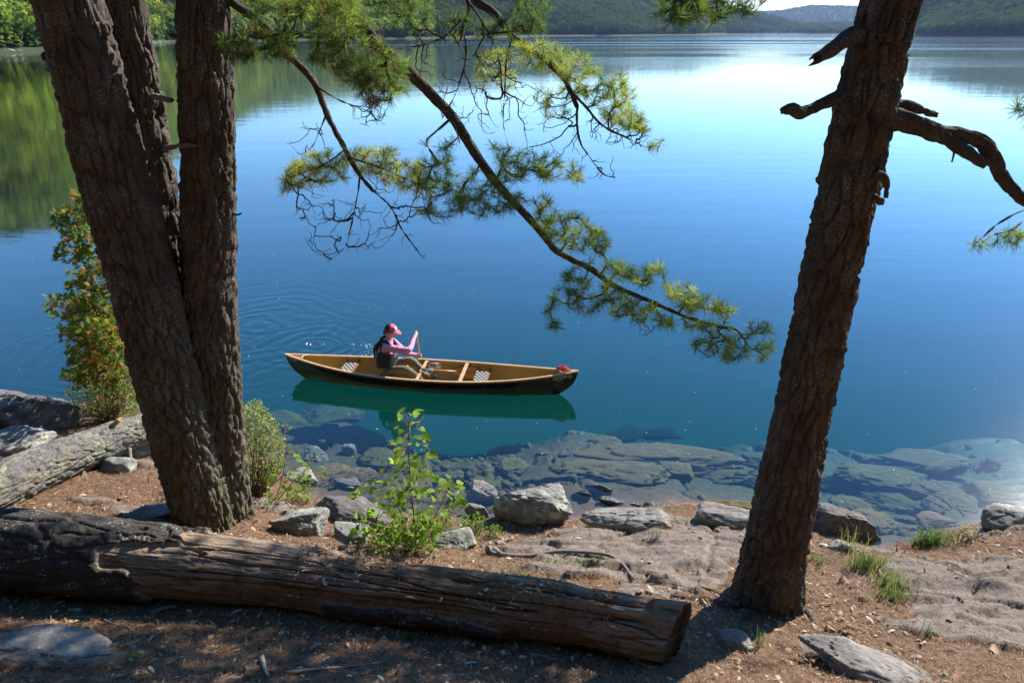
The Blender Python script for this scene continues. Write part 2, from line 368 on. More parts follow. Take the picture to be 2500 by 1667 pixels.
PADDLE_IN = PZ(905, 868, 0)        # where the last stroke left its rings
def make_water():
    t = NT('lake_water'); P = t.pos(); sep = t.n('SeparateXYZ', None, Vector=P); X, Y = sep.outputs[0], sep.outputs[1]
    dist = t.math('SQRT', t.math('ADD', t.math('MULTIPLY', X, X), t.math('MULTIPLY', Y, Y)))
    flat = t.n('CombineXYZ', None, X=X, Y=Y).outputs[0]
    # fine breeze ripples, long across the view; stronger in wind bands on the open lake
    r1 = t.noise(t.stretch(flat, (.9, 2.6, 1)), 1.5, 3, .5); r2 = t.noise(t.stretch(flat, (.35, 1.2, 1)), .45, 3, .5); r0 = t.noise(t.stretch(flat, (1.2, 2.2, 1)), 6.0, 2, .5)
    band = t.ramp(t.noise(t.stretch(flat, (.0012, .011, 1)), 1.0, 3, .55), (.48, 0), (.62, 1))
    far = t.ramp(t.math('DIVIDE', dist, 1000.0), (.12, 0), (.4, 1))
    calm = t.ramp(t.noise(t.stretch(flat, (.02, .05, 1)), 1.0, 2), (.3, .35), (.7, 1))
    amp = t.math('ADD', calm, t.math('MULTIPLY', t.math('MULTIPLY', band, far), 14.0))
    h = t.math('ADD', t.math('MULTIPLY', r1, .0026), t.math('ADD', t.math('MULTIPLY', r2, .013), t.math('MULTIPLY', r0, .0008)))
    h = t.math('MULTIPLY', h, amp)
    # ring waves: (centre, wavelength, reach, height)
    def rings(cx_, cy_, wl, r_in, r_out, ht, ax=1.0):
        dx = t.math('SUBTRACT', X, cx_); dy = t.math('MULTIPLY', t.math('SUBTRACT', Y, cy_), ax)
        wob = t.math('MULTIPLY', t.noise(flat, .9, 2), wl * 3.2)
        r = t.math('ADD', t.math('SQRT', t.math('ADD', t.math('MULTIPLY', dx, dx), t.math('MULTIPLY', dy, dy))), wob)
        w = t.math('SINE', t.math('MULTIPLY', r, 6.2832 / wl))
        env = t.math('MULTIPLY', t.ramp(t.math('DIVIDE', r, r_out * 1.0), (0.0, 1.0 if r_in == 0 else 0.0), (max(.02, r_in / r_out), 1.0), (1.0, 0.0)), ht)
        return t.math('MULTIPLY', w, env)
    for args in [(PADDLE_IN[0], PADDLE_IN[1], .15, 0, 1.5, .0024, 1.15), (PADDLE_IN[0] - 1.2, PADDLE_IN[1] + .5, .26, .3, 2.6, .002, 1.1),
                 (PADDLE_IN[0] - 2.6, PADDLE_IN[1] + 1.3, .42, .8, 5.0, .002, 1.1), (PADDLE_IN[0] - 4.6, PADDLE_IN[1] + .2, .34, .6, 4.0, .0022, 1.2),
                 (PADDLE_IN[0] - 3.4, PADDLE_IN[1] - .9, .3, .3, 2.6, .0016, 1.0)]:
        h = t.math('ADD', h, rings(*args))
    nrm = t.bump(h, 1.0, 1.0)
    fc = t.n('LayerWeight', None, Blend=.5, Normal=nrm).outputs['Facing']; fr = t.math('ADD', t.math('MULTIPLY', t.math('POWER', fc, 2.85), .98), .012, True)
    tr = t.n('BsdfTransparent', None, Color=(1, 1, 1)).outputs[0]
    gl = t.n('BsdfGlossy', None, Color=(1, 1, 1), Roughness=.018, Normal=nrm).outputs[0]
    gr = t.n('BsdfGlossy', None, Color=(1, 1, 1), Roughness=.14, Normal=nrm).outputs[0]; gl = t.n('MixShader', None, _0=.10, _1=gl, _2=gr).outputs[0]
    mx = t.n('MixShader', None, _0=fr, _1=tr, _2=gl).outputs[0]
    ab = t.n('VolumeAbsorption', None, Color=(.0, .655, .635), Density=.47).outputs[0]
    m = t.done(mx, ab)
    mb = MB(); a, b0, b1, z = 9000, -30, 9000, -7
    V = [(-a, b0, 0), (a, b0, 0), (a, b1, 0), (-a, b1, 0), (-a, b0, z), (a, b0, z), (a, b1, z), (-a, b1, z)]
    mb.add(V, [(0, 1, 2, 3), (7, 6, 5, 4), (0, 4, 5, 1), (1, 5, 6, 2), (2, 6, 7, 3), (3, 7, 4, 0)])
    o = mb.build('water', m, smooth=False); tag(o, 'calm clear blue lake water with ring ripples', kind='structure')
make_water()

# ------------------------------------------------------------------ far hills and the woods on them
AZ = [-80, -45, -34.4, -32, -28, -24.7, -19.5, -14.7, -7.8, 0, 3, 8, 13.8, 16, 18.2, 21, 24.4, 26, 28.7, 32, 36, 45, 80]
SHO = [200, 230, 262, 280, 390, 490, 540, 580, 650, 900, 1080, 1180, 1450, 1800, 2000, 2300, 2300, 1800, 1150, 1050, 1000, 900, 800]
ELE = [12, 12, 10.9, 10.2, 8.2, 6.8, 5.0, 4.5, 3.9, 3.2, 3.0, 2.8, 2.4, 1.8, 1.3, .62, .62, 1.3, 2.6, 3.2, 3.5, 4, 5]
def shore_r(az):
    q = np.stack((az * .35, 0 * az, 0 * az), 1); return np.interp(az, AZ, SHO) * (1 + .025 * fbm(q, 4, 71))
def hill(az, r):
    S = shore_r(az); W = np.maximum(260, .36 * S); R = S + W; H = R * np.tan(np.radians(np.interp(az, AZ, ELE))) - 10
    tt = (r - S) / W; q = np.stack((r * np.sin(np.radians(az)) / 160, r * np.cos(np.radians(az)) / 160, 0 * r), 1)
    up = np.clip(tt, 0, 1); prof = .35 * up + .65 * sstep(0, 1.1, up) / sstep(0, 1.1, 1.0)
    z = np.where(tt < 0, tt * W * .05, 1.2 + H * prof * (1 + .12 * fbm(q, 3, 73) * np.clip(up * 3, 0, 1)))
    return np.where(tt > 1, z - (tt - 1) * W * .12, z)
t = NT('wooded_ground'); P = t.pos(); c = t.mix(t.noise(P, .05, 4), (.018, .032, .012), (.05, .075, .022)); hillmat = t.done(t.principled(c, .95))
def make_hills():
    az = np.arange(-62, 62.01, .3); fr = np.concatenate((np.linspace(-.12, 0, 4), np.linspace(.01, 1, 16), np.linspace(1.2, 2.4, 6))); A, Q = np.meshgrid(az, fr); a, q = A.ravel(), Q.ravel()
    S = shore_r(a); r = S + q * np.maximum(260, .36 * S); z = hill(a, r)
    mb = MB(); mb.add(np.stack((r * np.sin(np.radians(a)), r * np.cos(np.radians(a)), z), 1), grid_faces(len(az), len(fr)))
    # the distant ridge seen through the gap
    az = np.arange(12, 34, .15); fr = np.linspace(0, 1, 12); A, Q = np.meshgrid(az, fr); a, q = A.ravel(), Q.ravel(); r = 4200 + q * 900
    prof = np.interp(a, [12, 17, 19.5, 21.5, 23.5, 26, 30, 34], [1.5, 1.25, 1.30, 1.62, 1.55, 1.42, 1.5, 1.4]); z = np.tan(np.radians(prof)) * r * sstep(-.25, .8, q) + 8 * fbm(np.stack((a * 3, q * 4, 0 * q), 1), 3, 77)
    mb.add(np.stack((r * np.sin(np.radians(a)), r * np.cos(np.radians(a)), z), 1), grid_faces(len(az), len(fr)))
    tag(mb.build('hills', hillmat), 'wooded hills around the far side of the lake', kind='structure')
make_hills()

def leafmat(name, stops, trans=.35, scale=6.0, attr='tone', rough=.55, rnd=True, spec=.3):
    """foliage: colour from a per-leaf tone and the object's random number, some light passes through"""
    t = NT(name); a = t.attr(attr)
    f = t.math('ADD', t.math('MULTIPLY', a, .55), t.math('MULTIPLY', t.n('ObjectInfo').outputs['Random'], .45)) if rnd else a
    c = t.ramp(f, *stops)
    d = t.principled(c, rough, None, spec); tr = t.n('BsdfTranslucent', None, Color=t.mix(.35, c, t.mix(1.0, c, (1.0, 1.0, .35), blend='MULTIPLY'))).outputs[0]
    MAT[name] = t.done(t.n('MixShader', None, _0=trans, _1=d, _2=tr).outputs[0]); return MAT[name]
BANK_CON = leafmat('bank_conifer_lit', [(0, (.035, .085, .03)), (.5, (.12, .21, .04)), (1, (.34, .40, .06))], .5, spec=0.0, rough=1.0)  # brighter foliage copies: sunlight on the left bank is put into their colour
BANK_BROAD = leafmat('bank_broadleaf_lit', [(0, (.13, .23, .04)), (.55, (.28, .38, .06)), (1, (.44, .38, .07))], .5, spec=0.0, rough=1.0)
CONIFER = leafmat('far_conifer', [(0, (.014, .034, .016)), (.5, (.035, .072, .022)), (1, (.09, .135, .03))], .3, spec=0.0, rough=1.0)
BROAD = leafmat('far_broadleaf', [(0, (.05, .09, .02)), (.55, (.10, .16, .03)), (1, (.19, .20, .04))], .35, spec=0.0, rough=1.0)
plain('far_bark', (.10, .08, .06), .9)
def conifer_mb(h, r, levels, n, seed, crown_from=.12):
    rg = np.random.default_rng(seed); mb = MB()
    for L in range(levels):
        f = L / (levels - 1); z = h * (crown_from + (1 - crown_from) * f ** .9); R = r * (1 - f) ** .85 * rg.uniform(.8, 1.15) + .12
        for k in range(max(4, int(n * (1 - .5 * f)))):
            a = rg.uniform(0, 6.283); R1 = R * rg.uniform(.55, 1.15); w = R1 * rg.uniform(.3, .5) + .1; dr = R1 * rg.uniform(.12, .45); up = rg.uniform(.0, .12) * h / levels
            d = np.array((math.cos(a), math.sin(a), 0)); s = np.array((-d[1], d[0], 0))
            b = np.array((0, 0, z + up)); m = d * R1 * .55 + (0, 0, z - dr * .35); e = d * R1 + (0, 0, z - dr)
            mb.add([b, m + s * w, e, m - s * w], [(0, 1, 2, 3)], 0, np.clip(.45 + .5 * rg.uniform(-1, 1), 0, 1))
    return mb
def broad_mb(h, r, n, seed):
    rg = np.random.default_rng(seed); mb = MB(); lobes = [(rg.normal(0, .35, 3) * (r, r, h * .22) + (0, 0, h * .62), rg.uniform(.45, .75) * r) for _ in range(7)]
    for k in range(n):
        c, R = lobes[rg.integers(len(lobes))]; d = rg.normal(size=3); d /= np.linalg.norm(d); p = c + d * R * rg.uniform(.7, 1.05); p[2] = max(p[2], h * .12)
        u = rg.normal(size=3); u = np.cross(d + rg.normal(0, .5, 3), u); u /= np.linalg.norm(u) + 1e-9; v = np.cross(d, u); s = rg.uniform(.1, .2) * r
        mb.add([p - u * s, p - v * s * .8, p + u * s, p + v * s * .8], [(0, 1, 2, 3)], 0, np.clip(.5 + .28 * d[2] * 0 + rg.uniform(-.45, .45), 0, 1))
    return mb
protos = bpy.data.collections.new('tree_shapes')
for i in range(4):
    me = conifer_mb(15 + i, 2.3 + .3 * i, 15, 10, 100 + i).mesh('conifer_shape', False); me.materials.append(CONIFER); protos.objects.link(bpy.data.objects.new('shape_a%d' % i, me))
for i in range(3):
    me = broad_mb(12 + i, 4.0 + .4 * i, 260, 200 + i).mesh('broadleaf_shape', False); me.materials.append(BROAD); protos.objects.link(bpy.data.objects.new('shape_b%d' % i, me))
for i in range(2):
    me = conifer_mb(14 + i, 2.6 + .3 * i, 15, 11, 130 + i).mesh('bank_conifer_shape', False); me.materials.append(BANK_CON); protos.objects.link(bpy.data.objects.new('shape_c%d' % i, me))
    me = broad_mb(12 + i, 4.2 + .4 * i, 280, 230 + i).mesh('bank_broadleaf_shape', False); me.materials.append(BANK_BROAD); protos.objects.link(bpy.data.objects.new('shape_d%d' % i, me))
def instancer(name, pts, scl, rot, idx, coll):
    me = bpy.data.meshes.new(name); me.vertices.add(len(pts)); me.vertices.foreach_set('co', np.asarray(pts, np.float32).ravel())
    set_attr(me, 'size', scl); set_attr(me, 'turn', rot); me.attributes.new('shape', 'INT', 'POINT').data.foreach_set('value', np.asarray(idx, np.int32))
    o = bpy.data.objects.new(name, me); COL.objects.link(o)
    ng = bpy.data.node_groups.new(name, 'GeometryNodeTree'); ng.interface.new_socket('Geometry', in_out='INPUT', socket_type='NodeSocketGeometry'); ng.interface.new_socket('Geometry', in_out='OUTPUT', socket_type='NodeSocketGeometry')
    N = lambda tp: ng.nodes.new(tp)
    gi, go, ci, ip = N('NodeGroupInput'), N('NodeGroupOutput'), N('GeometryNodeCollectionInfo'), N('GeometryNodeInstanceOnPoints')
    ci.inputs['Collection'].default_value = coll; ci.inputs['Separate Children'].default_value = True; ci.inputs['Reset Children'].default_value = True
    def na(nm, tp):
        a = N('GeometryNodeInputNamedAttribute'); a.data_type = tp; a.inputs['Name'].default_value = nm; return a.outputs[0]
    cx = N('ShaderNodeCombineXYZ'); L = ng.links.new
    L(gi.outputs[0], ip.inputs['Points']); L(ci.outputs[0], ip.inputs['Instance']); ip.inputs['Pick Instance'].default_value = True
    L(na('shape', 'INT'), ip.inputs['Instance Index']); L(na('turn', 'FLOAT'), cx.inputs[2]); L(cx.outputs[0], ip.inputs['Rotation']); L(na('size', 'FLOAT'), ip.inputs['Scale'])
    L(ip.outputs[0], go.inputs[0])
    md = o.modifiers.new('scatter', 'NODES'); md.node_group = ng
    return o
def make_forest():
    rg = np.random.default_rng(11); pts, scl, idx = [], [], []
    n = 46000; az = rg.uniform(-52, 52, n); q = rg.uniform(0, 1, n) ** 1.25 * 1.12 + .006; S = shore_r(az); r = S + q * np.maximum(260, .36 * S)
    z = hill(az, r); x, y = r * np.sin(np.radians(az)), r * np.cos(np.radians(az)); pat = fbm(np.stack((x / 90, y / 90, 0 * x), 1), 3, 81)
    br = pat + rg.uniform(-.35, .35, n) > .16 - .12 * (q > .35)
    s = rg.uniform(.62, 1.15, n) * (1 + .0001 * r); idx = np.where(br, 4 + rg.integers(0, 3, n), rg.integers(0, 4, n))
    lit = (az < -6) & (rg.random(n) < .75); idx = np.where(lit, np.where(br | (rg.random(n) < .25), 9 + rg.integers(0, 2, n), 7 + rg.integers(0, 2, n)), idx)  # left-hand trees take the copies with sunlight in their colour
    P = np.stack((x, y, z - .4), 1)
    m = 9000; az = rg.uniform(12, 34, m); q = rg.uniform(.1, 1, m); r2 = 4200 + q * 900
    prof = np.interp(az, [12, 17, 19.5, 21.5, 23.5, 26, 30, 34], [1.5, 1.25, 1.30, 1.62, 1.55, 1.42, 1.5, 1.4]); z2 = np.tan(np.radians(prof)) * r2 * sstep(-.25, .8, q)
    P2 = np.stack((r2 * np.sin(np.radians(az)), r2 * np.cos(np.radians(az)), z2 - 1), 1)
    P = np.vstack((P, P2)); s = np.concatenate((s, rg.uniform(.9, 1.5, m))); idx = np.concatenate((idx, rg.integers(0, 7, m)))
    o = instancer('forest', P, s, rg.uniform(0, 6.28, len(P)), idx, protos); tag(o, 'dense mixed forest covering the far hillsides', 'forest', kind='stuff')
make_forest()
def make_back_slope():
    """an unseen wooded slope added behind the camera to shut out sky light"""
    xs, ys = np.linspace(-70, 70, 36), np.linspace(-70, -4.6, 20); X, Y = np.meshgrid(xs, ys); x, y = X.ravel(), Y.ravel(); z = 5.2 + (-4.6 - y) * .42 + .8 * fbm(np.stack((x * .1, y * .1, 0 * x), 1), 3, 95) - .02 * np.abs(x)
    mb = MB(); mb.add(np.stack((x, y, z), 1), grid_faces(36, 20)); tag(mb.build('slope', hillmat), 'unseen wooded slope added behind the viewpoint to dim the shade', kind='structure')
    rg = np.random.default_rng(96); n = 320; tx, ty = rg.uniform(-60, 60, n), -5.5 - rg.uniform(0, 1, n) ** 1.4 * 55; tz = 5.0 + (-4.6 - ty) * .42 - .02 * np.abs(tx)
    o = instancer('added_slope_forest', np.stack((tx, ty, tz), 1), rg.uniform(.75, 1.35, len(tx)), rg.uniform(0, 6.28, len(tx)), rg.integers(0, 7, len(tx)), protos); tag(o, 'dense unseen forest added behind the viewpoint to cut sky light', 'forest', kind='stuff')
make_back_slope()
# ------------------------------------------------------------------ bark, wood and stone materials
def bark_mat(name, dark, light, lichen=.35, moss=.0, scale=1.0):
    t = NT(name); P = t.pos(); V = t.stretch(P, (1, 1, .28))
    n1 = t.noise(V, 9 * scale, 5, .6); n2 = t.noise(P, 60 * scale, 4, .65); n3 = t.noise(P, 3.2 * scale, 4, .6)
    c = t.mix(n1, dark, light); c = t.mix(t.ramp(n2, (.45, 0), (.7, .5)), c, tuple(v * 1.35 for v in light))
    c = t.mix(t.ramp(t.noise(V, 4.0, 3), (.66, 0), (.78, .4)), c, (.13, .07, .045))
    lm = t.math('MULTIPLY', t.ramp(n3, (.42, 0), (.62, 1)), t.ramp(t.noise(P, 75, 4, .7), (.5, 0), (.6, 1)))
    c = t.mix(t.math('MULTIPLY', lm, lichen), c, (.34, .36, .30))
    mm = t.math('MULTIPLY', t.attr('tone'), t.ramp(t.noise(P, 22, 4, .65), (.42, 0), (.58, 1))); c = t.mix(t.math('MULTIPLY', mm, moss), c, (.22, .23, .07))
    h = t.math('ADD', t.math('MULTIPLY', n1, .6), t.math('MULTIPLY', n2, .5))
    MAT[name] = t.done(t.principled(c, .92, t.bump(h, 1.0, .02), .15)); return MAT[name]
BARK = bark_mat('pine_bark', (.032, .026, .022), (.125, .103, .088), .65, .3)
BARK_R = bark_mat('pine_bark_brown', (.030, .024, .019), (.112, .090, .072), .55, .4)
LIMB = bark_mat('limb_bark', (.032, .025, .02), (.115, .09, .072), .7, .5, 2.0)
TWIG = plain('twig_bark', (.085, .06, .045), .9, .2)
DEADWOOD = bark_mat('grey_dead_wood', (.14, .12, .10), (.30, .27, .235), .4, .0, 2.5)
def stone_mat(name, a, b, lich=(.40, .42, .33), lamt=.5, dark=.5):
    t = NT(name); P = t.coords(); n1 = t.noise(P, 2.2, 5, .6); n2 = t.noise(P, 11, 6, .65); n3 = t.noise(P, 60, 4, .7); st = t.noise(t.stretch(P, (1, 1, 5)), 4.0, 4, .6)
    c = t.mix(n2, a, b); c = t.mix(t.ramp(st, (.45, 0), (.7, .4)), c, tuple(v * .6 for v in a))
    c = t.mix(t.math('MULTIPLY', t.ramp(t.noise(P, 5.5, 6, .7), (.5, 0), (.6, 1)), lamt), c, lich)
    c = t.mix(t.math('MULTIPLY', t.ramp(t.noise(P, 3.7, 5, .7), (.55, 0), (.68, 1)), dark), c, (.045, .045, .043))
    c = t.mix(t.ramp(n3, (.52, 0), (.8, .5)), c, tuple(min(1, v * 1.5) for v in b))
    h = t.math('ADD', t.math('MULTIPLY', n2, .7), t.math('MULTIPLY', n3, .35))
    MAT[name] = t.done(t.principled(c, .85, t.bump(h, .8, .03), .3)); return MAT[name]
ST_GREY = stone_mat('grey_rock', (.15, .14, .13), (.33, .30, .275), lamt=.25)
ST_LICH = stone_mat('lichen_rock', (.15, .15, .135), (.32, .31, .28), (.46, .48, .38), .75, .6)
ST_DARK = stone_mat('dark_rock', (.075, .068, .064), (.20, .18, .168), lamt=.2)
ST_WET = stone_mat('underwater_rock', (.072, .053, .02), (.155, .118, .05), (.12, .10, .04), .5, .45)
_t = NT('wet_rock'); _n = _t.noise(_t.coords(), 20, 5, .65)
ST_SHINE = _t.done(_t.principled(_t.mix(_n, (.05, .047, .045), (.15, .14, .135)), .22, _t.bump(_n, 1.0, .05), .6))

# ------------------------------------------------------------------ trunks
def swept(mb, axis, radii, seg, rings, amp, seed, flare=0.0, nroots=6, vs_=.22, moss=None, ridge_w=.28, cellf=7.0):
    """a limb or trunk with plated bark: real furrows between raised plates"""
    A = catmull(np.column_stack((axis, radii)), rings); P, R = A[:, :3], A[:, 3]; T, a, b = frames(P); rg = np.random.default_rng(seed)
    L = np.concatenate(([0], np.cumsum(np.linalg.norm(np.diff(P, axis=0), axis=1)))); th = np.arange(seg) * 2 * math.pi / seg
    TH, LL = np.meshgrid(th, L); RR = np.repeat(R[:, None], seg, 1); tw = TH + .25 * LL * .3
    q = np.stack((np.cos(tw) * RR, np.sin(tw) * RR, LL * vs_), 2).reshape(-1, 3)
    q = q + .035 * np.stack((fbm(q * 6, 2, seed + 5), fbm(q * 6 + 9, 2, seed + 6), .4 * fbm(q * 6 + 4, 2, seed + 7)), 1)
    f1, f2, cid = worley(q * cellf, seed); pl = sstep(.0, ridge_w, f2 - f1)
    d = amp * (pl - .6 + .5 * (cid - .5)) + amp * .75 * fbm(q * np.array((38, 38, 70)), 3, seed + 3) + RR.ravel() * .06 * fbm(q * 1.6, 3, seed + 9)
    d = d.reshape(RR.shape)
    if flare:
        ph = rg.uniform(0, 6.28); lob = .5 + .5 * np.cos(nroots * TH + ph + .6 * np.sin(TH)); d = d + flare * np.exp(-LL / .28) * (.35 + .9 * lob)
    V = P[:, None] + (RR + d)[..., None] * (a[:, None] * np.cos(TH)[..., None] + b[:, None] * np.sin(TH)[..., None])
    tone = np.zeros(RR.size) if moss is None else moss(LL.ravel(), TH.ravel())
    n0 = mb.n; mb.add(V.reshape(-1, 3), grid_faces(seg, rings, True), 0, tone)
    return V, P, R, L, TH, LL
def stub(parent, pts, r, name='branch_stub', mat=None, seed=1, seg=12, amp=.006):
    mb = MB(); n = len(pts); R = np.linspace(r, r * .55, n); V, *_ = swept(mb, np.array(pts), R, seg, 10 + 6 * n, amp, seed, cellf=16)
    rg = np.random.default_rng(seed); last = V[-1]; c = last.mean(0); ax = (V[-1].mean(0) - V[-3].mean(0)); ax /= np.linalg.norm(ax)
    k = len(last); tips = last * .6 + c * .4 + ax * rg.uniform(-.6, 1.4, (k, 1)) * r; i0 = mb.n
    mb.add(np.vstack((last, tips, [c - ax * r * .3])), [(i, (i + 1) % k, k + (i + 1) % k, k + i) for i in range(k)]); mb.f.append(np.array([(i0 + k + i, i0 + k + (i + 1) % k, i0 + 2 * k) for i in range(k)])); mb.m.append(np.zeros(k, int))
    return mb.build(name, mat or LIMB, parent)

def trunk_axis(pix, ybase, dy=0.0, extra_h=9.0, drift=(0, 0)):
    """axis points (with radius) from photographed centre line and widths; extends below ground and above the frame"""
    pts, rr = [], []
    for k, (px, py, w) in enumerate(pix):
        p = PY(px, py, ybase + dy * k / (len(pix) - 1)); pts.append(p); rr.append(w / 2 * .89 * m_per_px(p))
    pts, rr = pts[::-1], rr[::-1]             # base first
    d0 = pts[0] - pts[1]; pts.insert(0, pts[0] + d0 / np.linalg.norm(d0) * .35); rr.insert(0, rr[0] * 1.05)
    top, d = pts[-1], pts[-1] - pts[-2]; d /= np.linalg.norm(d); r0 = rr[-1]
    for k in range(1, 5):
        f = k / 4; pts.append(top + d * extra_h * f + np.array((drift[0] * f * f, drift[1] * f * f, 0))); rr.append(r0 * (1 - .82 * f))
    return np.array(pts), np.array(rr)
bA = hit(505, 1302); bC = hit(572, 1285); bB = hit(540, 1290); bR = hit(1876, 1480)
AX = {}
AX['A'] = trunk_axis([(164, 0, 158), (182, 60, 159), (220, 200, 162), (270, 400, 166), (326, 600, 166), (380, 800, 164), (431, 1000, 160), (472, 1160, 152), (503, 1270, 152)], bA[1], .25, 9, (-1, 0))
AX['B'] = trunk_axis([(302, 0, 98), (330, 150, 98), (356, 300, 99), (384, 480, 100), (412, 650, 102), (446, 820, 106), (482, 1000, 110), (520, 1200, 112), (540, 1275, 120)], bB[1] + .28, .25, 9, (.3, .6))
AX['C'] = trunk_axis([(498, 0, 130), (503, 150, 130), (508, 400, 131), (512, 640, 132), (519, 850, 134), (532, 1020, 126), (546, 1160, 118), (558, 1260, 122)], bC[1] + .12, .15, 9, (.2, .8))
AX['R'] = trunk_axis([(2178, 0, 137), (2151, 100, 142), (2112, 260, 143), (2077, 421, 143), (2030, 656, 138), (1983, 880, 134), (1940, 1100, 133), (1911, 1245, 148), (1891, 1353, 158), (1874, 1460, 176)], bR[1], .1, 9, (.8, .5))
def make_tree(key, name, label, flare, mat, seg, rings, seed, moss):
    pts, rr = AX[key]; root = empty('pine_tree', pts[1]); tag(root, label, 'pine tree', 'tall pines on the shore')
    mb = MB(); swept(mb, pts, rr, seg, rings, .036, seed, flare, 6, .30, moss, .17, 13.5)
    mb.build('trunk', mat, root); return root
mossy = lambda L, T: np.clip(1.3 - L / 2.2, 0, 1)
TREE = {}
TREE['A'] = make_tree('A', 'pine_tree', 'thick leaning pine trunk, leftmost of the three-stemmed clump', .03, BARK, 150, 520, 11, mossy)
TREE['B'] = make_tree('B', 'pine_tree', 'slimmer pine trunk wedged between the two thicker stems of the clump', .05, BARK, 110, 420, 12, mossy)
TREE['C'] = make_tree('C', 'pine_tree', 'upright pine of the clump with drooping needled limbs over the canoe', .05, BARK, 130, 480, 13, mossy)
TREE['R'] = make_tree('R', 'pine_tree', 'lone straight pine with broken stubs at the bedrock edge', .11, BARK_R, 140, 500, 14, lambda L, T: np.clip(.95 - L / .7, 0, 1))
def on_axis(key, py):
    pts, _ = AX[key]; _, y = project(pts); k = np.argsort(y); return np.array([np.interp(py, y[k], pts[k, i]) for i in range(3)])
def pix_path(pix, y0, y1): return [PY(px, py, y0 + (y1 - y0) * k / max(1, len(pix) - 1)) for k, (px, py) in enumerate(pix)]
# broken stubs in the left clump
yB = AX['B'][0][5][1]
stub(TREE['B'], pix_path([(330, 228), (378, 236), (418, 245)], yB, yB - .35), .036, mat=DEADWOOD, seed=21)
stub(TREE['B'], pix_path([(380, 368), (430, 358), (474, 354)], yB, yB - .45), .026, mat=DEADWOOD, seed=22)
yC = AX['C'][0][5][1]
stub(TREE['C'], pix_path([(450, 100), (428, 88), (410, 82)], yC, yC - .1), .02, seed=23)
stub(TREE['C'], pix_path([(560, 520), (578, 524), (590, 521)], yC, yC - .1), .012, seed=24)
stub(TREE['A'], pix_path([(150, 120), (112, 135), (106, 142)], bA[1], bA[1] - .1), .03, seed=25)
# stubs and the crooked limb of the lone pine
yR = bR[1]
def limb(parent, pts, radii, seed, name='limb', seg=28, amp=.0085, mat=None):
    mb = MB(); n = max(14, int(np.linalg.norm(np.diff(np.array(pts), axis=0), axis=1).sum() / .012)); V, P, R, *_ = swept(mb, np.array(pts), np.array(radii) * .92, seg, n, amp, seed, cellf=24, ridge_w=.25)
    k = len(V[-1]); i0 = mb.n; mb.add([V[-1].mean(0)], np.zeros((0, 3), int)); b0 = i0 - k; mb.f.append(np.array([(b0 + i, b0 + (i + 1) % k, i0) for i in range(k)])); mb.m.append(np.zeros(k, int))
    return mb.build(name, mat or LIMB, parent)
stub(TREE['R'], pix_path([(2120, 90), (2080, 88), (2040, 116), (1995, 142)], yR, yR - .2), .062, seed=31, seg=18)
limb(TREE['R'], pix_path([(2080, 225), (2040, 240), (1990, 262), (1955, 276), (1935, 266), (1911, 272)], yR, yR - .25), [.055, .045, .042, .04, .042, .022], 32, 'branch_stub', mat=BARK_R)
limb(TREE['R'], pix_path([(2150, 258), (2185, 256), (2235, 265), (2262, 275), (2287, 281)], yR, yR + .1), [.05, .042, .034, .022, .014], 33, 'branch_stub', mat=BARK_R)
limb(TREE['R'], pix_path([(2130, 290), (2185, 292), (2240, 306), (2290, 326), (2345, 330), (2395, 347), (2420, 375), (2446, 430), (2480, 470), (2530, 505), (2600, 545)], yR, yR - .3), [.085, .078, .065, .058, .047, .046, .05, .043, .04, .038, .03], 34, mat=BARK_R)
limb(TREE['R'], pix_path([(2288, 324), (2325, 349), (2365, 376), (2408, 404)], yR - .1, yR - .25), [.05, .046, .042, .03], 35, mat=BARK_R)
limb(TREE['R'], pix_path([(2330, 366), (2328, 380), (2324, 396)], yR - .15, yR - .2), [.009, .008, .006], 36, 'twig', 8, .001, BARK_R)
limb(TREE['R'], pix_path([(2130, 428), (2152, 430), (2164, 448), (2162, 484)], yR - .15, yR - .2), [.034, .032, .022, .01], 37, 'branch_stub', mat=LIMB)
limb(TREE['R'], pix_path([(2120, 478), (2140, 486), (2152, 494)], yR - .1, yR - .2), [.035, .03, .026], 38, 'branch_stub', mat=BARK_R)
# surface roots at its foot
for k, (pix, r0) in enumerate([([(1800, 1480), (1750, 1472), (1715, 1462), (1680, 1462), (1640, 1452)], .05), ([(1760, 1452), (1735, 1440), (1700, 1430)], .018), ([(1950, 1490), (1975, 1500), (1990, 1525)], .05), ([(1820, 1500), (1800, 1525), (1795, 1545)], .05)]):
    P_ = []
    for px, py in pix:
        h_ = hit(px, py); P_.append(h_ + (0, 0, .005))
    limb(TREE['R'], P_, np.linspace(r0, r0 * .3, len(P_)), 41 + k, 'root', 14, .006, LIMB)

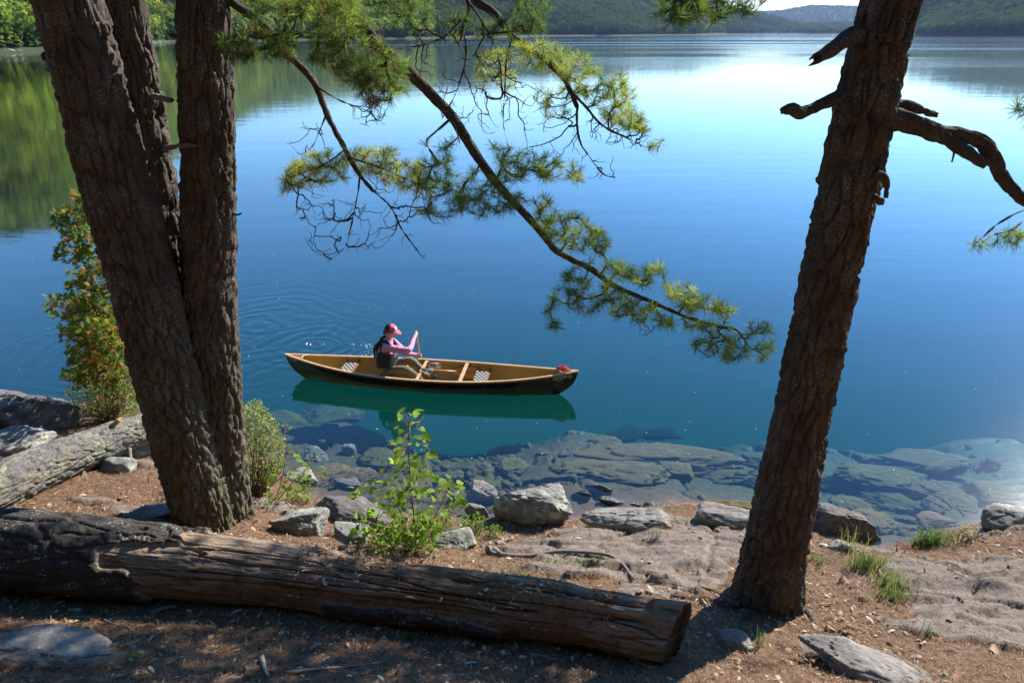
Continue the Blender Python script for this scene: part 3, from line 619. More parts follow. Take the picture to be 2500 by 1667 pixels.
# ------------------------------------------------------------------ logs
def log_axis(pix, lift=.88):
    pts, rr = [], []
    for px, py, w in pix:
        z = 1.2
        for _ in range(12):
            p = PZ(px, py, z); r = w / 2 * .92 * m_per_px(p); z = .5 * z + .5 * (gz(p[0], p[1]) + lift * r)
        pts.append(p); rr.append(r)
    return np.array(pts), np.array(rr)
def make_big_log():
    pts, rr = log_axis([(-420, 1318, 225), (-150, 1330, 215), (0, 1338, 208), (400, 1372, 195), (700, 1410, 188), (1000, 1447, 182), (1250, 1480, 182), (1450, 1514, 186), (1655, 1546, 190)])
    pts[:, 2] = np.poly1d(np.polyfit(pts[:, 0], pts[:, 2], 2))(pts[:, 0]) + .01; pts[:, 1] = np.poly1d(np.polyfit(pts[:, 0], pts[:, 1], 2))(pts[:, 0])
    seg, rings = 230, 780; A = catmull(np.column_stack((pts, rr)), rings); P, R = A[:, :3], A[:, 3]; T, a, b = frames(P)
    L = np.concatenate(([0], np.cumsum(np.linalg.norm(np.diff(P, axis=0), axis=1)))); th = np.arange(seg) * 2 * math.pi / seg; TH, LL = np.meshgrid(th, L); RR = np.repeat(R[:, None], seg, 1)
    px, _ = project(P); PX = np.repeat(px[:, None], seg, 1); up = np.cos(TH)                   # frame vector a points up, b sideways
    if a[0][2] < 0: up = -up
    side = (a[:, None] * np.cos(TH)[..., None] + b[:, None] * np.sin(TH)[..., None])[..., 1]       # negative: faces the camera
    q = np.stack((np.cos(TH) * RR, np.sin(TH) * RR, LL), 2).reshape(-1, 3); qs = q * np.array((1, 1, .22))
    w1 = fbm(q * np.array((5, 5, 2.2)), 4, 61).reshape(RR.shape)
    # bark stays on the left third and along the lower camera side as far as x about 1230
    ang_px = PX + 240 * w1 - 60 * up
    bare = sstep(330, 365, ang_px); low = sstep(-.05, -.22, up + .3 * w1 - .12) * sstep(760, 860, PX) * sstep(1260, 1215, PX + 60 * w1); bare = bare * (1 - low)
    f1, f2, cid = worley((qs + .03 * fbm(q * 7, 2, 3)[:, None]) * np.array((8, 8, 11)), 63); plate = sstep(0, .25, f2 - f1).reshape(RR.shape)
    dbark = .022 * (plate - .5) + .014 * (cid.reshape(RR.shape) - .5) + .008 * fbm(q * 40, 3, 64).reshape(RR.shape)
    grain = fbm(q * np.array((26, 26, 1.6)), 4, 65).reshape(RR.shape); crack = np.abs(fbm(q * np.array((9, 9, .55)), 3, 66)).reshape(RR.shape)
    rot = sstep(.05, .35, fbm(q * np.array((3.2, 3.2, .9)), 3, 67).reshape(RR.shape) + .15 * sstep(700, 1000, PX))
    dwood = -.035 + .012 * grain - .05 * (1 - sstep(0, .07, crack)) - .035 * rot * sstep(600, 900, PX) + .01 * fbm(q * np.array((60, 60, 9)), 3, 68).reshape(RR.shape)
    # long rotten trough along the top between x 800 and 1250
    tr = np.exp(-((up - .72 + .12 * w1) / .13) ** 2) * (side > -.2) * sstep(780, 920, PX) * sstep(1700, 1560, PX); dwood = dwood - .028 * tr
    d = dbark * (1 - bare) + dwood * bare + .05 * RR * fbm(q * 1.1, 2, 69).reshape(RR.shape)
    V = P[:, None] + (RR + d)[..., None] * (a[:, None] * np.cos(TH)[..., None] + b[:, None] * np.sin(TH)[..., None])
    # oblique saw cut at the right end
    ncut = np.array((.80, -.60, .0)); ncut /= np.linalg.norm(ncut); rg = np.random.default_rng(5)
    end = P[-1]; s = -((V - P[:, None]) @ ncut) / (T @ ncut)[:, None]; wgt = sstep(L[-1] - .55, L[-1], LL); V = V + (T[:, None] * (s * wgt)[..., None])
    root = empty('fallen_log', P[rings // 2] - np.array((0, 0, R[rings // 2]))); tag(root, 'huge half-rotten fallen log lying across the front of the shore', 'log')
    mb = MB(); mb.add(V.reshape(-1, 3), grid_faces(seg, rings, True), 0, 0)
    me = mb.mesh('log_body'); set_attr(me, 'bare', bare.ravel()); set_attr(me, 'rot', (rot * bare + tr * bare).clip(0, 1).ravel()); set_uv(me, np.stack((LL.ravel(), (TH * .3).ravel()), 1))
    t = NT('rotten_log'); Pn = t.pos(); uv = t.n('UVMap').outputs[0]; g1 = t.noise(t.stretch(uv, (3.0, 42, 1)), 1.0, 6, .65); g2 = t.noise(t.stretch(uv, (10, 130, 1)), 1.0, 4, .6); n2 = t.noise(Pn, 16, 5, .65); n3 = t.noise(Pn, 55, 4, .65)
    wood = t.mix(g1, (.10, .066, .043), (.44, .335, .24)); wood = t.mix(t.ramp(g2, (.45, 0), (.7, .5)), wood, (.50, .42, .34)); wood = t.mix(t.ramp(t.noise(Pn, 4.5, 4), (.54, 0), (.66, .7)), wood, (.11, .065, .04))
    wood = t.mix(t.math('MULTIPLY', t.attr('rot'), t.ramp(n2, (.35, .2), (.6, 1))), wood, (.22, .125, .065)); wood = t.mix(t.ramp(n3, (.62, 0), (.75, .4)), wood, (.06, .04, .03))
    bk = t.mix(n2, (.030, .027, .026), (.105, .09, .08)); bk = t.mix(t.ramp(n3, (.6, 0), (.72, .5)), bk, (.2, .19, .18)); bk = t.mix(t.math('MULTIPLY', t.ramp(t.noise(Pn, 6, 3), (.55, 0), (.62, 1)), t.ramp(n3, (.55, 0), (.6, 1))), bk, (.36, .40, .34))
    col = t.mix(t.ramp(t.attr('bare'), (.4, 0), (.6, 1)), bk, wood); h = t.math('ADD', t.math('MULTIPLY', g1, .6), t.math('MULTIPLY', n3, .6))
    LOGM = t.done(t.principled(col, .9, t.bump(h, 1.0, .025), .15)); link('log_body', me, LOGM, root)
    # cut end: the saw face, checked and ragged
    rim = V[-1]; c = rim.mean(0); mb = MB(); rows = [rim + (T[-1] * .0)]
    for f in (.82, .6, .38, .18):
        o_ = c + (rim - c) * f; wob = fbm(np.column_stack((np.arange(seg) * .35, np.full(seg, f * 7), np.zeros(seg))), 3, 88) * .035; rows.append(o_ + ncut * wob[:, None])
    Vc = np.concatenate(rows); mb.add(Vc, grid_faces(seg, 5, True)); i0 = 4 * seg; k = mb.n; mb.add([c], np.zeros((0, 3), int)); mb.f.append(np.array([(i0 + i, i0 + (i + 1) % seg, k) for i in range(seg)])); mb.m.append(np.zeros(seg, int))
    t = NT('saw_cut'); Pn = t.pos(); g = t.noise(t.stretch(Pn, (4, 4, 26)), 1.6, 5, .65); t2 = t.mix(g, (.035, .026, .018), (.17, .125, .085)); mt = t.done(t.principled(t2, .95, t.bump(g, 1.0, .06), .1))
    mb.build('cut_end', mt, root, smooth=False)
    # splinters and loose flakes standing proud of the rotten top
    return root, V, P, R
LOG, LOG_V, LOG_P, LOG_R = make_big_log()

def make_second_log():
    pix = [(-60, 1222, 150, 1.32), (20, 1182, 142, 1.28), (90, 1148, 128, 1.22), (200, 1102, 108, 1.12), (290, 1068, 96, 1.04), (372, 1042, 84, .96), (470, 1018, 74, .86)]
    pts = np.array([PZ(px, py, z) for px, py, w, z in pix]); rr = np.array([w / 2 * .84 * m_per_px(p) for p, (_, _, w, _) in zip(pts, pix)])
    root = empty('fallen_log', pts[3] - np.array((0, 0, rr[3]))); tag(root, 'smaller grey lichen-covered fallen log propped behind the huge one', 'log')
    t = NT('grey_log'); P = t.pos(); n1 = t.noise(P, 7, 5, .65); n2 = t.noise(P, 32, 5, .65); n3 = t.noise(P, 90, 3, .6)
    c = t.mix(n1, (.075, .068, .064), (.23, .21, .20)); c = t.mix(t.ramp(n2, (.5, 0), (.68, .6)), c, (.34, .33, .32)); c = t.mix(t.ramp(n3, (.55, 0), (.7, .5)), c, (.06, .05, .045))
    lm = t.math('MULTIPLY', t.ramp(t.noise(P, 3.6, 4, .6), (.45, 0), (.58, 1)), t.ramp(t.noise(P, 26, 4, .65), (.42, 0), (.56, 1))); c = t.mix(t.math('MULTIPLY', lm, .65), c, (.33, .37, .20))
    c = t.mix(t.ramp(t.noise(P, 5.0, 3), (.66, 0), (.72, .7)), c, (.19, .10, .06))
    mat = t.done(t.principled(c, .9, t.bump(t.math('ADD', n2, t.math('MULTIPLY', n3, .5)), .9, .02), .15))
    mb = MB(); V, *_ = swept(mb, pts, rr, 150, 380, .02, 71, cellf=15, ridge_w=.2); mb.build('log_body', mat, root)
    stub(root, [PZ(258, 1052, 1.18), PZ(276, 1038, 1.26), PZ(292, 1025, 1.33)], .045, mat=plain('fresh_knot', (.42, .27, .13), .8), seed=72)
    stub(root, [PZ(205, 1150, 1.0), PZ(196, 1175, .93), PZ(190, 1200, .9)], .022, mat=DEADWOOD, seed=73); stub(root, [PZ(315, 1095, .95), PZ(318, 1110, .9), PZ(320, 1122, .86)], .028, mat=DEADWOOD, seed=74)
make_second_log()

# ------------------------------------------------------------------ rocks
_ico = {}
def ico(lv):
    if lv not in _ico:
        bm = bmesh.new(); bmesh.ops.create_icosphere(bm, subdivisions=lv, radius=1); bm.verts.ensure_lookup_table()
        _ico[lv] = (np.array([v.co[:] for v in bm.verts]), np.array([[v.index for v in f.verts] for f in bm.faces])); bm.free()
    return _ico[lv]
def rock_shape(dims, seed, lv=5, facets=14, soft=.05, rough=.05):
    V, F = ico(lv); V = V.copy(); rg = np.random.default_rng(seed)
    D = rg.normal(size=(facets, 3)); D /= np.linalg.norm(D, axis=1, keepdims=True); off = rg.uniform(.48, .92, facets)
    D = np.vstack((D, [(0, 0, 1), (.15, .1, -1)])); off = np.append(off, [rg.uniform(.55, .8), .6])
    sc_ = np.min(np.where(V @ D.T > 1e-3, off / np.maximum(V @ D.T, 1e-3), 9), axis=1); sc_ = np.minimum(sc_, 1.0)
    V = V * sc_[:, None]; n = V / np.linalg.norm(V, axis=1, keepdims=True)
    V = V + n * (soft * 1.5 * fbm(V * 1.7 + seed, 3, seed) + rough * fbm(V * np.array((4, 4, 9)) + seed, 4, seed + 1) - rough * 1.1 * (np.abs(fbm(V * np.array((2, 2, 3.4)) + 3 * seed, 3, seed + 2)) < .05) + rough * .35 * fbm(V * 18, 3, seed + 4))[:, None]
    ext = np.abs(V).max(0); return V / ext * (np.array(dims) / 2), F
def rock(name, label, px, py, dims, rot=0.0, seed=1, mat=None, group=None, ztop=None, sink=.3, lv=5, tilt=(0, 0), facets=14, cat='rock', rough=.05):
    V, F = rock_shape(dims, seed, lv, facets, .05, rough)
    if ztop is None:
        z = .3
        for _ in range(14):
            p = PZ(px, py, z); z = .5 * z + .5 * (gz(p[0], p[1]) + dims[2] * (.5 - sink))
        c = PZ(px, py, z)
    else: c = PZ(px, py, ztop) - np.array((0, 0, dims[2] / 2 * .9))
    R = Matrix.Rotation(rot, 3, 'Z') @ Matrix.Rotation(tilt[0], 3, 'X') @ Matrix.Rotation(tilt[1], 3, 'Y')
    mb = MB(); mb.add(V @ np.array(R).T, F); me = mb.mesh(name); me.materials.append(mat or ST_GREY); o = bpy.data.objects.new(name, me); COL.objects.link(o); o.location = c
    return tag(o, label, cat, group)
rock('boulder', 'dark angular boulder at the water beside the yellowing cedar', 50, 1005, (1.75, 1.0, .72), -.15, 301, ST_DARK, tilt=(.1, .12), sink=.25)
rock('boulder', 'pale lichened rock behind the small grey log', 50, 1085, (.95, .55, .4), .2, 302, ST_LICH, sink=.3)
rock('boulder', 'rounded lichen boulder behind the huge log beside the clump', 738, 1284, (.66, .5, .36), -.1, 303, ST_LICH, sink=.25)
rock('boulder', 'low pale rock tucked against the lichen boulder', 856, 1312, (.5, .42, .24), -.3, 304, ST_LICH, sink=.3)
rock('rock', 'peaked grey rock at the waterline by the leafy bush', 764, 1116, (.48, .34, .32), .1, 305, ST_GREY, sink=.35)
rock('rock', 'small pointed rock standing alone in the shallows', 851, 1102, (.24, .2, .30), .5, 306, ST_GREY, sink=.45, lv=4)
rock('rock', 'flat dry slab at the water edge under the leafy bush', 742, 1166, (.6, .42, .2), -.2, 307, ST_GREY, sink=.3)
rock('rock', 'low dark arched rock awash near the sapling', 856, 1186, (.5, .2, .2), -.12, 308, ST_DARK, sink=.4, lv=4)
rock('rock', 'broad dark bedrock slab left of the sapling', 868, 1262, (1.15, .62, .34), -.28, 309, ST_DARK, sink=.3, tilt=(.1, .1))
rock('rock', 'grey rock with a notched top right of the sapling', 1166, 1208, (.56, .36, .38), -.25, 310, ST_GREY, sink=.3)
rock('rock', 'wedge of stone leaning between the sapling and boulder', 1168, 1252, (.42, .18, .22), -.55, 311, ST_GREY, sink=.3, lv=4)
rock('rock', 'small rock touching the notched grey rock', 1108, 1216, (.2, .18, .2), .3, 312, ST_GREY, sink=.3, lv=4)
rock('boulder', 'large domed boulder with lichen flanks on the shoreline', 1307, 1242, (1.06, .64, .62), -.08, 313, ST_LICH, sink=.2, lv=6)
rock('rock', 'long low bedrock ledge sloping into the water', 1555, 1272, (1.35, .5, .34), .06, 314, ST_GREY, sink=.35, lv=6)
rock('rock', 'bedrock ledge end just left of the lone pine', 1750, 1268, (1.0, .42, .3), -.12, 315, ST_GREY, sink=.35)
rock('boulder', 'dark sloping boulder right of the lone pine', 2068, 1290, (1.0, .5, .46), -.3, 316, ST_DARK, sink=.25, lv=6, tilt=(0, .15))
rock('rock', 'knobbly lichened rocks at the right end of shore', 2462, 1266, (.7, .4, .3), .15, 317, ST_LICH, sink=.3)
rock('rock', 'low rock beside the bright grass tuft', 2262, 1322, (.42, .22, .18), .1, 318, ST_DARK, sink=.3, lv=4)
rock('rock', 'pale tilted rock at the sapling foot', 1112, 1326, (.52, .46, .26), -.5, 319, ST_LICH, sink=.35)
rock('rock', 'flat mossy slab sunk in the duff below the lone pine', 2120, 1622, (1.0, .42, .16), -.4, 320, ST_GREY, sink=.38)
rock('rock', 'small slab edge beside the log end', 1786, 1562, (.34, .22, .14), -.5, 321, ST_GREY, sink=.35, lv=4)
rock('rock', 'rounded stone behind the grass near the dark boulder', 2052, 1336, (.3, .2, .16), 0, 322, ST_GREY, sink=.3, lv=4)
rock('rock', 'mossy rock under the propped grey log', 300, 1142, (.5, .35, .3), .2, 323, ST_LICH, sink=.35, lv=4)
rock('rock', 'flat lit rock between the clump and the logs', 375, 1246, (.62, .22, .14), .02, 324, ST_LICH, sink=.35, lv=4)
rock('rock', 'small rock at the clump foot behind the grey log', 345, 1105, (.34, .25, .22), .6, 325, ST_LICH, sink=.3, lv=4)
rock('rock', 'grey slab face in the shaded front corner', 90, 1590, (1.1, .45, .14), -.1, 326, ST_GREY, sink=.42)
for k, (px, py, w, d, zt, r) in enumerate([(1462, 1182, .42, .16, .035, -.5), (1497, 1216, .36, .15, .04, -.2), (1612, 1230, .5, .16, .05, -.15), (1420, 1200, .3, .07, .02, -.3), (1550, 1228, .2, .06, .018, -.4), (1062, 1165, .1, .06, .03, .4), (1130, 1172, .1, .05, .03, -.3)]):
    rock('wet_rock', ['shining wet rock patch breaking the surface off the ledge', 'wet rock tongue beside the domed boulder', 'glinting wet rim of the bedrock ledge', 'thin wet streak of rock awash by the boulder', 'narrow wet rock sliver at the ledge tip', 'tiny wet rock tip behind the sapling', 'tiny wet rock tip near the notched rock'][k], px, py, (w, d, .16), r, 330 + k, ST_SHINE, 'rocks awash at the shore', ztop=zt, lv=4, facets=22)
_sub = [(690, 1035, .95, .6, -.55, .1), (880, 1078, 1.2, .55, -.55, -.1), (800, 1018, 1.0, .5, -.95, .2), (1090, 1022, 2.4, .5, -1.05, -.12), (860, 1165, .55, .35, -.12, .3), (940, 1130, .7, .4, -.3, -.6),
        (800, 1160, .5, .5, -.25, .2), (1010, 1150, .5, .3, -.35, .2), (1470, 1150, 1.5, .55, -.03, -.1), (1560, 1118, 2.4, .6, -.45, -.12), (1420, 1055, .9, .45, -.9, 0), (1520, 1060, .8, .4, -.85, .3), (1610, 1062, .9, .4, -.95, -.2), (1470, 1085, .5, .3, -.75, .2),
        (1655, 1150, .5, .32, -.3, .1), (1700, 1118, .22, .16, -.42, .5), (1760, 1150, 1.1, .5, -.35, -.2), (1725, 1195, .4, .3, -.12, .3), (1790, 1215, .4, .3, -.12, -.2), (1860, 1125, .6, .3, -.5, .1), (1850, 1180, .5, .35, -.25, .3), (1790, 1245, .7, .25, -.06, -.1),
        (2040, 1175, .7, .35, -.35, -.3), (2020, 1140, .8, .3, -.5, 0), (2165, 1170, 1.15, .45, -.35, -.2), (2105, 1212, .6, .35, -.2, .2), (2200, 1240, 1.1, .5, -.15, -.4), (2075, 1245, .5, .4, -.12, .3), (2270, 1200, .7, .4, -.3, -.5), (2330, 1240, .6, .4, -.2, .2), (2250, 1135, 1.4, .5, -.6, -.1),
        (2380, 1170, .9, .4, -.45, .2), (2420, 1215, .7, .4, -.25, -.1), (2130, 1275, .5, .35, -.1, .2), (2290, 1280, .5, .3, -.12, 0), (1240, 1145, .5, .35, -.3, .2), (1190, 1190, .5, .3, -.15, 0), (1290, 1180, .35, .25, -.12, .6), (1040, 1190, .4, .3, -.12, .1)]
_sub = [q_ for q_ in _sub if not (q_[2] < .5 and q_[0] > 1250) and q_[:2] not in ((1420, 1055), (1850, 1180), (2020, 1140), (2105, 1212), (2380, 1170))]
_nm = ['left of the canoe reflection', 'below the canoe', 'off the domed boulder', 'left of the lone pine', 'right of the lone pine', 'near the right shore']
_cnt = {}
for k, (px, py, w, d, zt, r) in enumerate(sorted(_sub)):
    zone = _nm[0] if px < 760 else _nm[1] if px < 1250 else _nm[2] if px < 1620 else _nm[3] if px < 1900 else _nm[4] if px < 2200 else _nm[5]
    key_ = ('broad' if w > .9 else 'medium-sized' if w > .5 else 'small', 'deep' if zt < -.7 else 'half-deep' if zt < -.28 else 'shallow', zone); _cnt[key_] = _cnt.get(key_, 0) + 1
    rock('submerged_rock', '%s%s submerged brown rock lying %s %s' % (['', 'second ', 'third ', 'fourth '][_cnt[key_] - 1], key_[0], key_[1], zone), px, py, (w * 1.35, d * 1.6, .14 + .14 * d), r, 400 + k, ST_WET, 'rocks under the clear shallow water', sink=.32, lv=5, facets=11, rough=.10)
def pebbles():
    rg = np.random.default_rng(91); mb = MB(); V0, F0 = ico(2)
    for k in range(420):
        px, py = (rg.uniform(960, 1300), rg.uniform(1075, 1215)) if k < 300 else (rg.uniform(640, 2450), rg.uniform(1040, 1300))
        p = hit(px, py)
        if p[2] > -.04: continue
        s = rg.uniform(.03, .11) * np.array((1, rg.uniform(.5, 1), rg.uniform(.3, .6))); V = V0 * (1 + .25 * fbm(V0 * 1.5 + k, 2, k))[:, None] * s; a = rg.uniform(0, 6.28); R = np.array(((math.cos(a), -math.sin(a), 0), (math.sin(a), math.cos(a), 0), (0, 0, 1)))
        mb.add(V @ R.T + p, F0)
    tag(mb.build('lake_pebbles', ST_WET), 'loose stones scattered over the shallow lake bed', 'stones', kind='stuff')
pebbles()
# ------------------------------------------------------------------ needled limbs
NEEDLE = leafmat('pine_needles', [(0, (.06, .115, .035)), (.4, (.15, .24, .05)), (.75, (.33, .42, .08)), (1, (.54, .54, .12))], .66, rnd=False)
DEADNEEDLE = leafmat('dead_needles', [(0, (.14, .05, .025)), (1, (.26, .11, .05))], .3, rnd=False)
def poly_pts(rg, poly, n):
    poly = np.array(poly, float); lo, hi = poly.min(0), poly.max(0); out = []
    while len(out) < n:
        p = rg.uniform(lo, hi); ins = False; j = len(poly) - 1
        for i in range(len(poly)):
            if (poly[i, 1] > p[1]) != (poly[j, 1] > p[1]) and p[0] < (poly[j, 0] - poly[i, 0]) * (p[1] - poly[i, 1]) / (poly[j, 1] - poly[i, 1]) + poly[i, 0]: ins = not ins
            j = i
        if ins: out.append(p)
    return out
def rect(x0, y0, x1, y1): return [(x0, y0), (x1, y0), (x1, y1), (x0, y1)]
def tuft(mb, pos, d, rg, n=34, ln=.085, tone=.5, mi=0, width=.0027):
    d = d / (np.linalg.norm(d) + 1e-9); D = rg.normal(size=(n, 3)); D /= np.linalg.norm(D, axis=1, keepdims=True)
    D = D * .95 + d * rg.uniform(.45, 1.1, (n, 1)); D[:, 2] -= .05; D /= np.linalg.norm(D, axis=1, keepdims=True); Ln = ln * rg.uniform(.7, 1.1, (n, 1))
    S = np.cross(D, rg.normal(size=(n, 3))); S /= np.linalg.norm(S, axis=1, keepdims=True) + 1e-9; b = pos - d * rg.uniform(0, .035, (n, 1))
    m = b + D * Ln * .55; e = b + D * Ln; e[:, 2] -= .006
    V = np.stack((b + S * width * .4, b - S * width * .4, m - S * width * .55, m + S * width * .55, e), 1).reshape(-1, 3); k = np.arange(n)[:, None] * 5
    T_ = np.repeat(np.clip(tone + rg.uniform(-.12, .12, n), 0, 1), 5)
    n0 = mb.n; mb.add(V, k + np.array([[0, 1, 2, 3]]), mi, T_); mb.f.append(n0 + k + np.array([[3, 2, 4]])); mb.m.append(np.full(n, mi, int))
def grow(root, name, limbs, regions, seed, limb_r, ylo, yhi, sag=.04, label=None, ln=.095, nn=34):
    """limbs: photographed centre lines; regions: (polygon, tips, needled? depth spread) filled with twigs that branch off the nearest wood"""
    rg = np.random.default_rng(seed); mbl = MB(); nodes, par, dirs = [], [], []
    for li, (pix, r0, r1, ya, yb) in enumerate(limbs):
        P = np.array(pix_path(pix, ya, yb)); R = np.linspace(r0, r1, len(P)) * .66; n = max(12, int(np.linalg.norm(np.diff(P, axis=0), axis=1).sum() / .02))
        jit = P.copy(); jit[1:-1] += rg.normal(0, .006, (len(P) - 2, 3)); V, Q, RR, *_ = swept(mbl, jit, R, 14, n, .005, seed + li, cellf=15, vs_=.4)
        T_ = np.gradient(Q, axis=0); T_ /= np.linalg.norm(T_, axis=1, keepdims=True) + 1e-9
        for i in range(0, len(Q), 2): nodes.append(Q[i]); par.append(-1); dirs.append(T_[i])
    lo = mbl.build('limb', LIMB, root)
    if label: lo['label'] = label
    tg = []
    for poly, n, needled, tone, ys, yc in regions:
        for p in poly_pts(rg, poly, int(n * (1.45 if needled else 2.7))): tg.append((PY(p[0], p[1], yc + rg.normal(0, ys)), needled, tone))
    N = np.array(nodes); D = np.array(dirs)
    key = [np.min(np.linalg.norm(N - t_[0], axis=1)) for t_ in tg]; mbt, mbn = MB(), MB(); nl = len(nodes)
    nodes, dirs, par = [N], [D], [np.full(nl, -1)]; NN, DD, PP = N, D, np.full(nl, -1); paths = []
    for k in np.argsort(key):
        p, needled, tone = tg[k]; v = p - NN; dist = np.linalg.norm(v, axis=1) + 1e-6; cosa = (v * DD).sum(1) / dist; j = int(np.argmin(dist * (1.5 - .5 * cosa))); d0 = dist[j]
        if d0 < .02: continue
        m = max(3, int(d0 / .045)); s_ = np.linspace(0, 1, m + 1)[:, None]; out = DD[j] * .45 + v[j] / d0 * .55 + rg.normal(0, .12, 3)
        c1 = NN[j] + out * d0 * .4 + (0, 0, -sag * d0); c2 = p - v[j] * .25 + rg.normal(0, .06, 3) * d0 + (0, 0, -.16 * d0)
        Q = (1 - s_) ** 3 * NN[j] + 3 * (1 - s_) ** 2 * s_ * c1 + 3 * (1 - s_) * s_ * s_ * c2 + s_ ** 3 * p
        Q[1:-1] += rg.normal(0, .003, (m - 1, 3)); base = len(NN); T_ = np.gradient(Q, axis=0); T_ /= np.linalg.norm(T_, axis=1, keepdims=True) + 1e-9
        NN = np.vstack((NN, Q[1:])); DD = np.vstack((DD, T_[1:])); PP = np.concatenate((PP, [j], np.arange(base, base + m - 1))); paths.append((base, m, j, Q))
        if needled:
            e = T_[-1] * .7 + np.array((0, 0, .35)); dead = rg.random() < needled[1]; tuft(mbn, Q[-1], e, rg, nn, ln, tone + rg.uniform(-.18, .18), int(dead))
            L_ = np.linalg.norm(Q[-1] - Q[0])
            for f in (.05, .1):
                if L_ > f * 1.4: tuft(mbn, Q[-1] - T_[-1] * f, T_[-1] + rg.normal(0, .4, 3), rg, int(nn * .55), ln * .9, tone + rg.uniform(-.2, .12), int(dead and rg.random() < .6))
    cnt = np.zeros(len(NN))
    for base, m, j, Q in paths: cnt[base + m - 1] += 1
    for i in range(len(NN) - 1, nl - 1, -1):
        if PP[i] >= nl: cnt[PP[i]] += cnt[i]
    for base, m, j, Q in paths:
        c = np.concatenate(([cnt[base]], cnt[base:base + m])); add_tube(mbt, Q, np.clip(.0014 * np.sqrt(np.maximum(c, 1)) + .0005, .0017, .011), 5, 0, caps=False)
    tw = mbt.build('twigs', TWIG, lo)
    if mbn.n: nd = mbn.build('needles', [NEEDLE, DEADNEEDLE], lo, smooth=False); tag(nd, kind='stuff')
    tag(tw, kind='stuff'); return lo
N_ = (True, .0); ND = (True, .10); NO = None
yc = AX['C'][0][6][1]
limb1 = [(470, -60), (571, 8), (639, 59), (685, 114), (740, 168), (773, 210), (803, 286), (841, 366), (879, 425), (912, 467)]
limb2 = [(560, -190), (700, -80), (807, 0), (879, 55), (925, 114), (984, 164), (1047, 227), (1102, 286), (1144, 345), (1182, 404), (1224, 463), (1270, 513), (1316, 561), (1352, 603), (1394, 633), (1445, 657), (1499, 696), (1550, 720), (1610, 744), (1664, 768), (1700, 783), (1760, 795), (1801, 807), (1828, 846), (1858, 861)]
limb3 = [(760, -260), (1000, -110), (1160, 0), (1207, 38), (1249, 93), (1291, 118), (1336, 147), (1371, 182), (1394, 223), (1409, 262)]
grow(TREE['C'], 'limb', [(limb1, .055, .022, yc, yc - .55), ([(912, 467), (954, 505), (984, 560), (1013, 606), (1034, 632)], .011, .003, yc - .55, yc - .6), ([(879, 425), (876, 470), (862, 530), (838, 600), (800, 640)], .012, .003, yc - .55, yc - .7), ([(841, 366), (800, 395), (740, 420), (670, 455)], .012, .004, yc - .5, yc - .3), ([(855, 385), (930, 410), (1000, 440), (1060, 470)], .013, .005, yc - .5, yc - .2),
      ([(795, 285), (780, 320), (765, 355), (735, 378)], .009, .003, yc - .45, yc - .6), ([(778, 215), (830, 245), (880, 262), (930, 290)], .009, .003, yc - .4, yc - .2)],
     [(rect(665, 440, 700, 465), 3, N_, .75, .06, yc - .35), ([(690, 420), (760, 370), (850, 370), (850, 440), (760, 450), (690, 465)], 58, N_, .95, .10, yc - .35), ([(850, 365), (960, 360), (1060, 420), (1060, 490), (960, 450), (870, 420)], 64, N_, .95, .12, yc - .3),
      ([(730, 520), (800, 480), (1000, 490), (1040, 640), (960, 600), (800, 640), (740, 600)], 60, NO, 0, .12, yc - .6), ([(690, 400), (800, 450), (830, 540), (720, 560)], 30, NO, 0, .1, yc - .5), (rect(860, 250, 950, 310), 22, NO, 0, .08, yc - .3), (rect(700, 290, 800, 380), 10, NO, 0, .08, yc - .5), ([(880, 420), (1040, 480), (1100, 560), (960, 520)], 24, NO, 0, .1, yc - .5)],
     501, .05, 0, 0, label='drooping limb that ends in a fan of bare twigs')
grow(TREE['C'], 'limb', [(limb2, .085, .008, yc + .1, yc - .75), ([(1100, 290), (1065, 320), (1045, 340), (1048, 365)], .018, .008, yc - .35, yc - .4), ([(1105, 292), (1115, 320), (1122, 350)], .011, .008, yc - .35, yc - .4)],
     [(rect(1010, 350, 1100, 470), 22, N_, .3, .12, yc - .45), ([(1060, 430), (1180, 400), (1270, 480), (1250, 520), (1120, 530), (1020, 520)], 62, N_, .4, .14, yc - .45), ([(1200, 350), (1330, 380), (1340, 430), (1240, 460)], 34, N_, .55, .14, yc - .4), (rect(1330, 370, 1420, 440), 14, N_, .85, .12, yc - .2),
      ([(1260, 470), (1330, 480), (1490, 580), (1480, 620), (1400, 620), (1320, 560)], 58, N_, .7, .12, yc - .55), (rect(1330, 700, 1370, 800), 8, N_, .35, .08, yc - .7), ([(1360, 640), (1420, 660), (1470, 760), (1390, 770)], 26, N_, .45, .1, yc - .65),
      ([(1430, 630), (1620, 650), (1625, 700), (1500, 690)], 30, N_, .7, .1, yc - .6), ([(1440, 680), (1560, 730), (1660, 780), (1640, 800), (1500, 770)], 40, N_, .55, .12, yc - .65), ([(1610, 690), (1680, 700), (1795, 750), (1790, 775), (1660, 760)], 36, N_, .75, .1, yc - .7),
      ([(1670, 780), (1780, 800), (1830, 860), (1780, 885), (1700, 850)], 34, N_, .5, .1, yc - .75), (rect(1815, 790, 1885, 880), 16, N_, .7, .07, yc - .78), ([(1540, 760), (1600, 800), (1590, 830), (1530, 800)], 14, NO, 0, .06, yc - .65), (rect(1690, 830, 1760, 880), 14, NO, 0, .06, yc - .7)],
     502, .08, 0, 0, label='long limb reaching down to the right above the canoe')
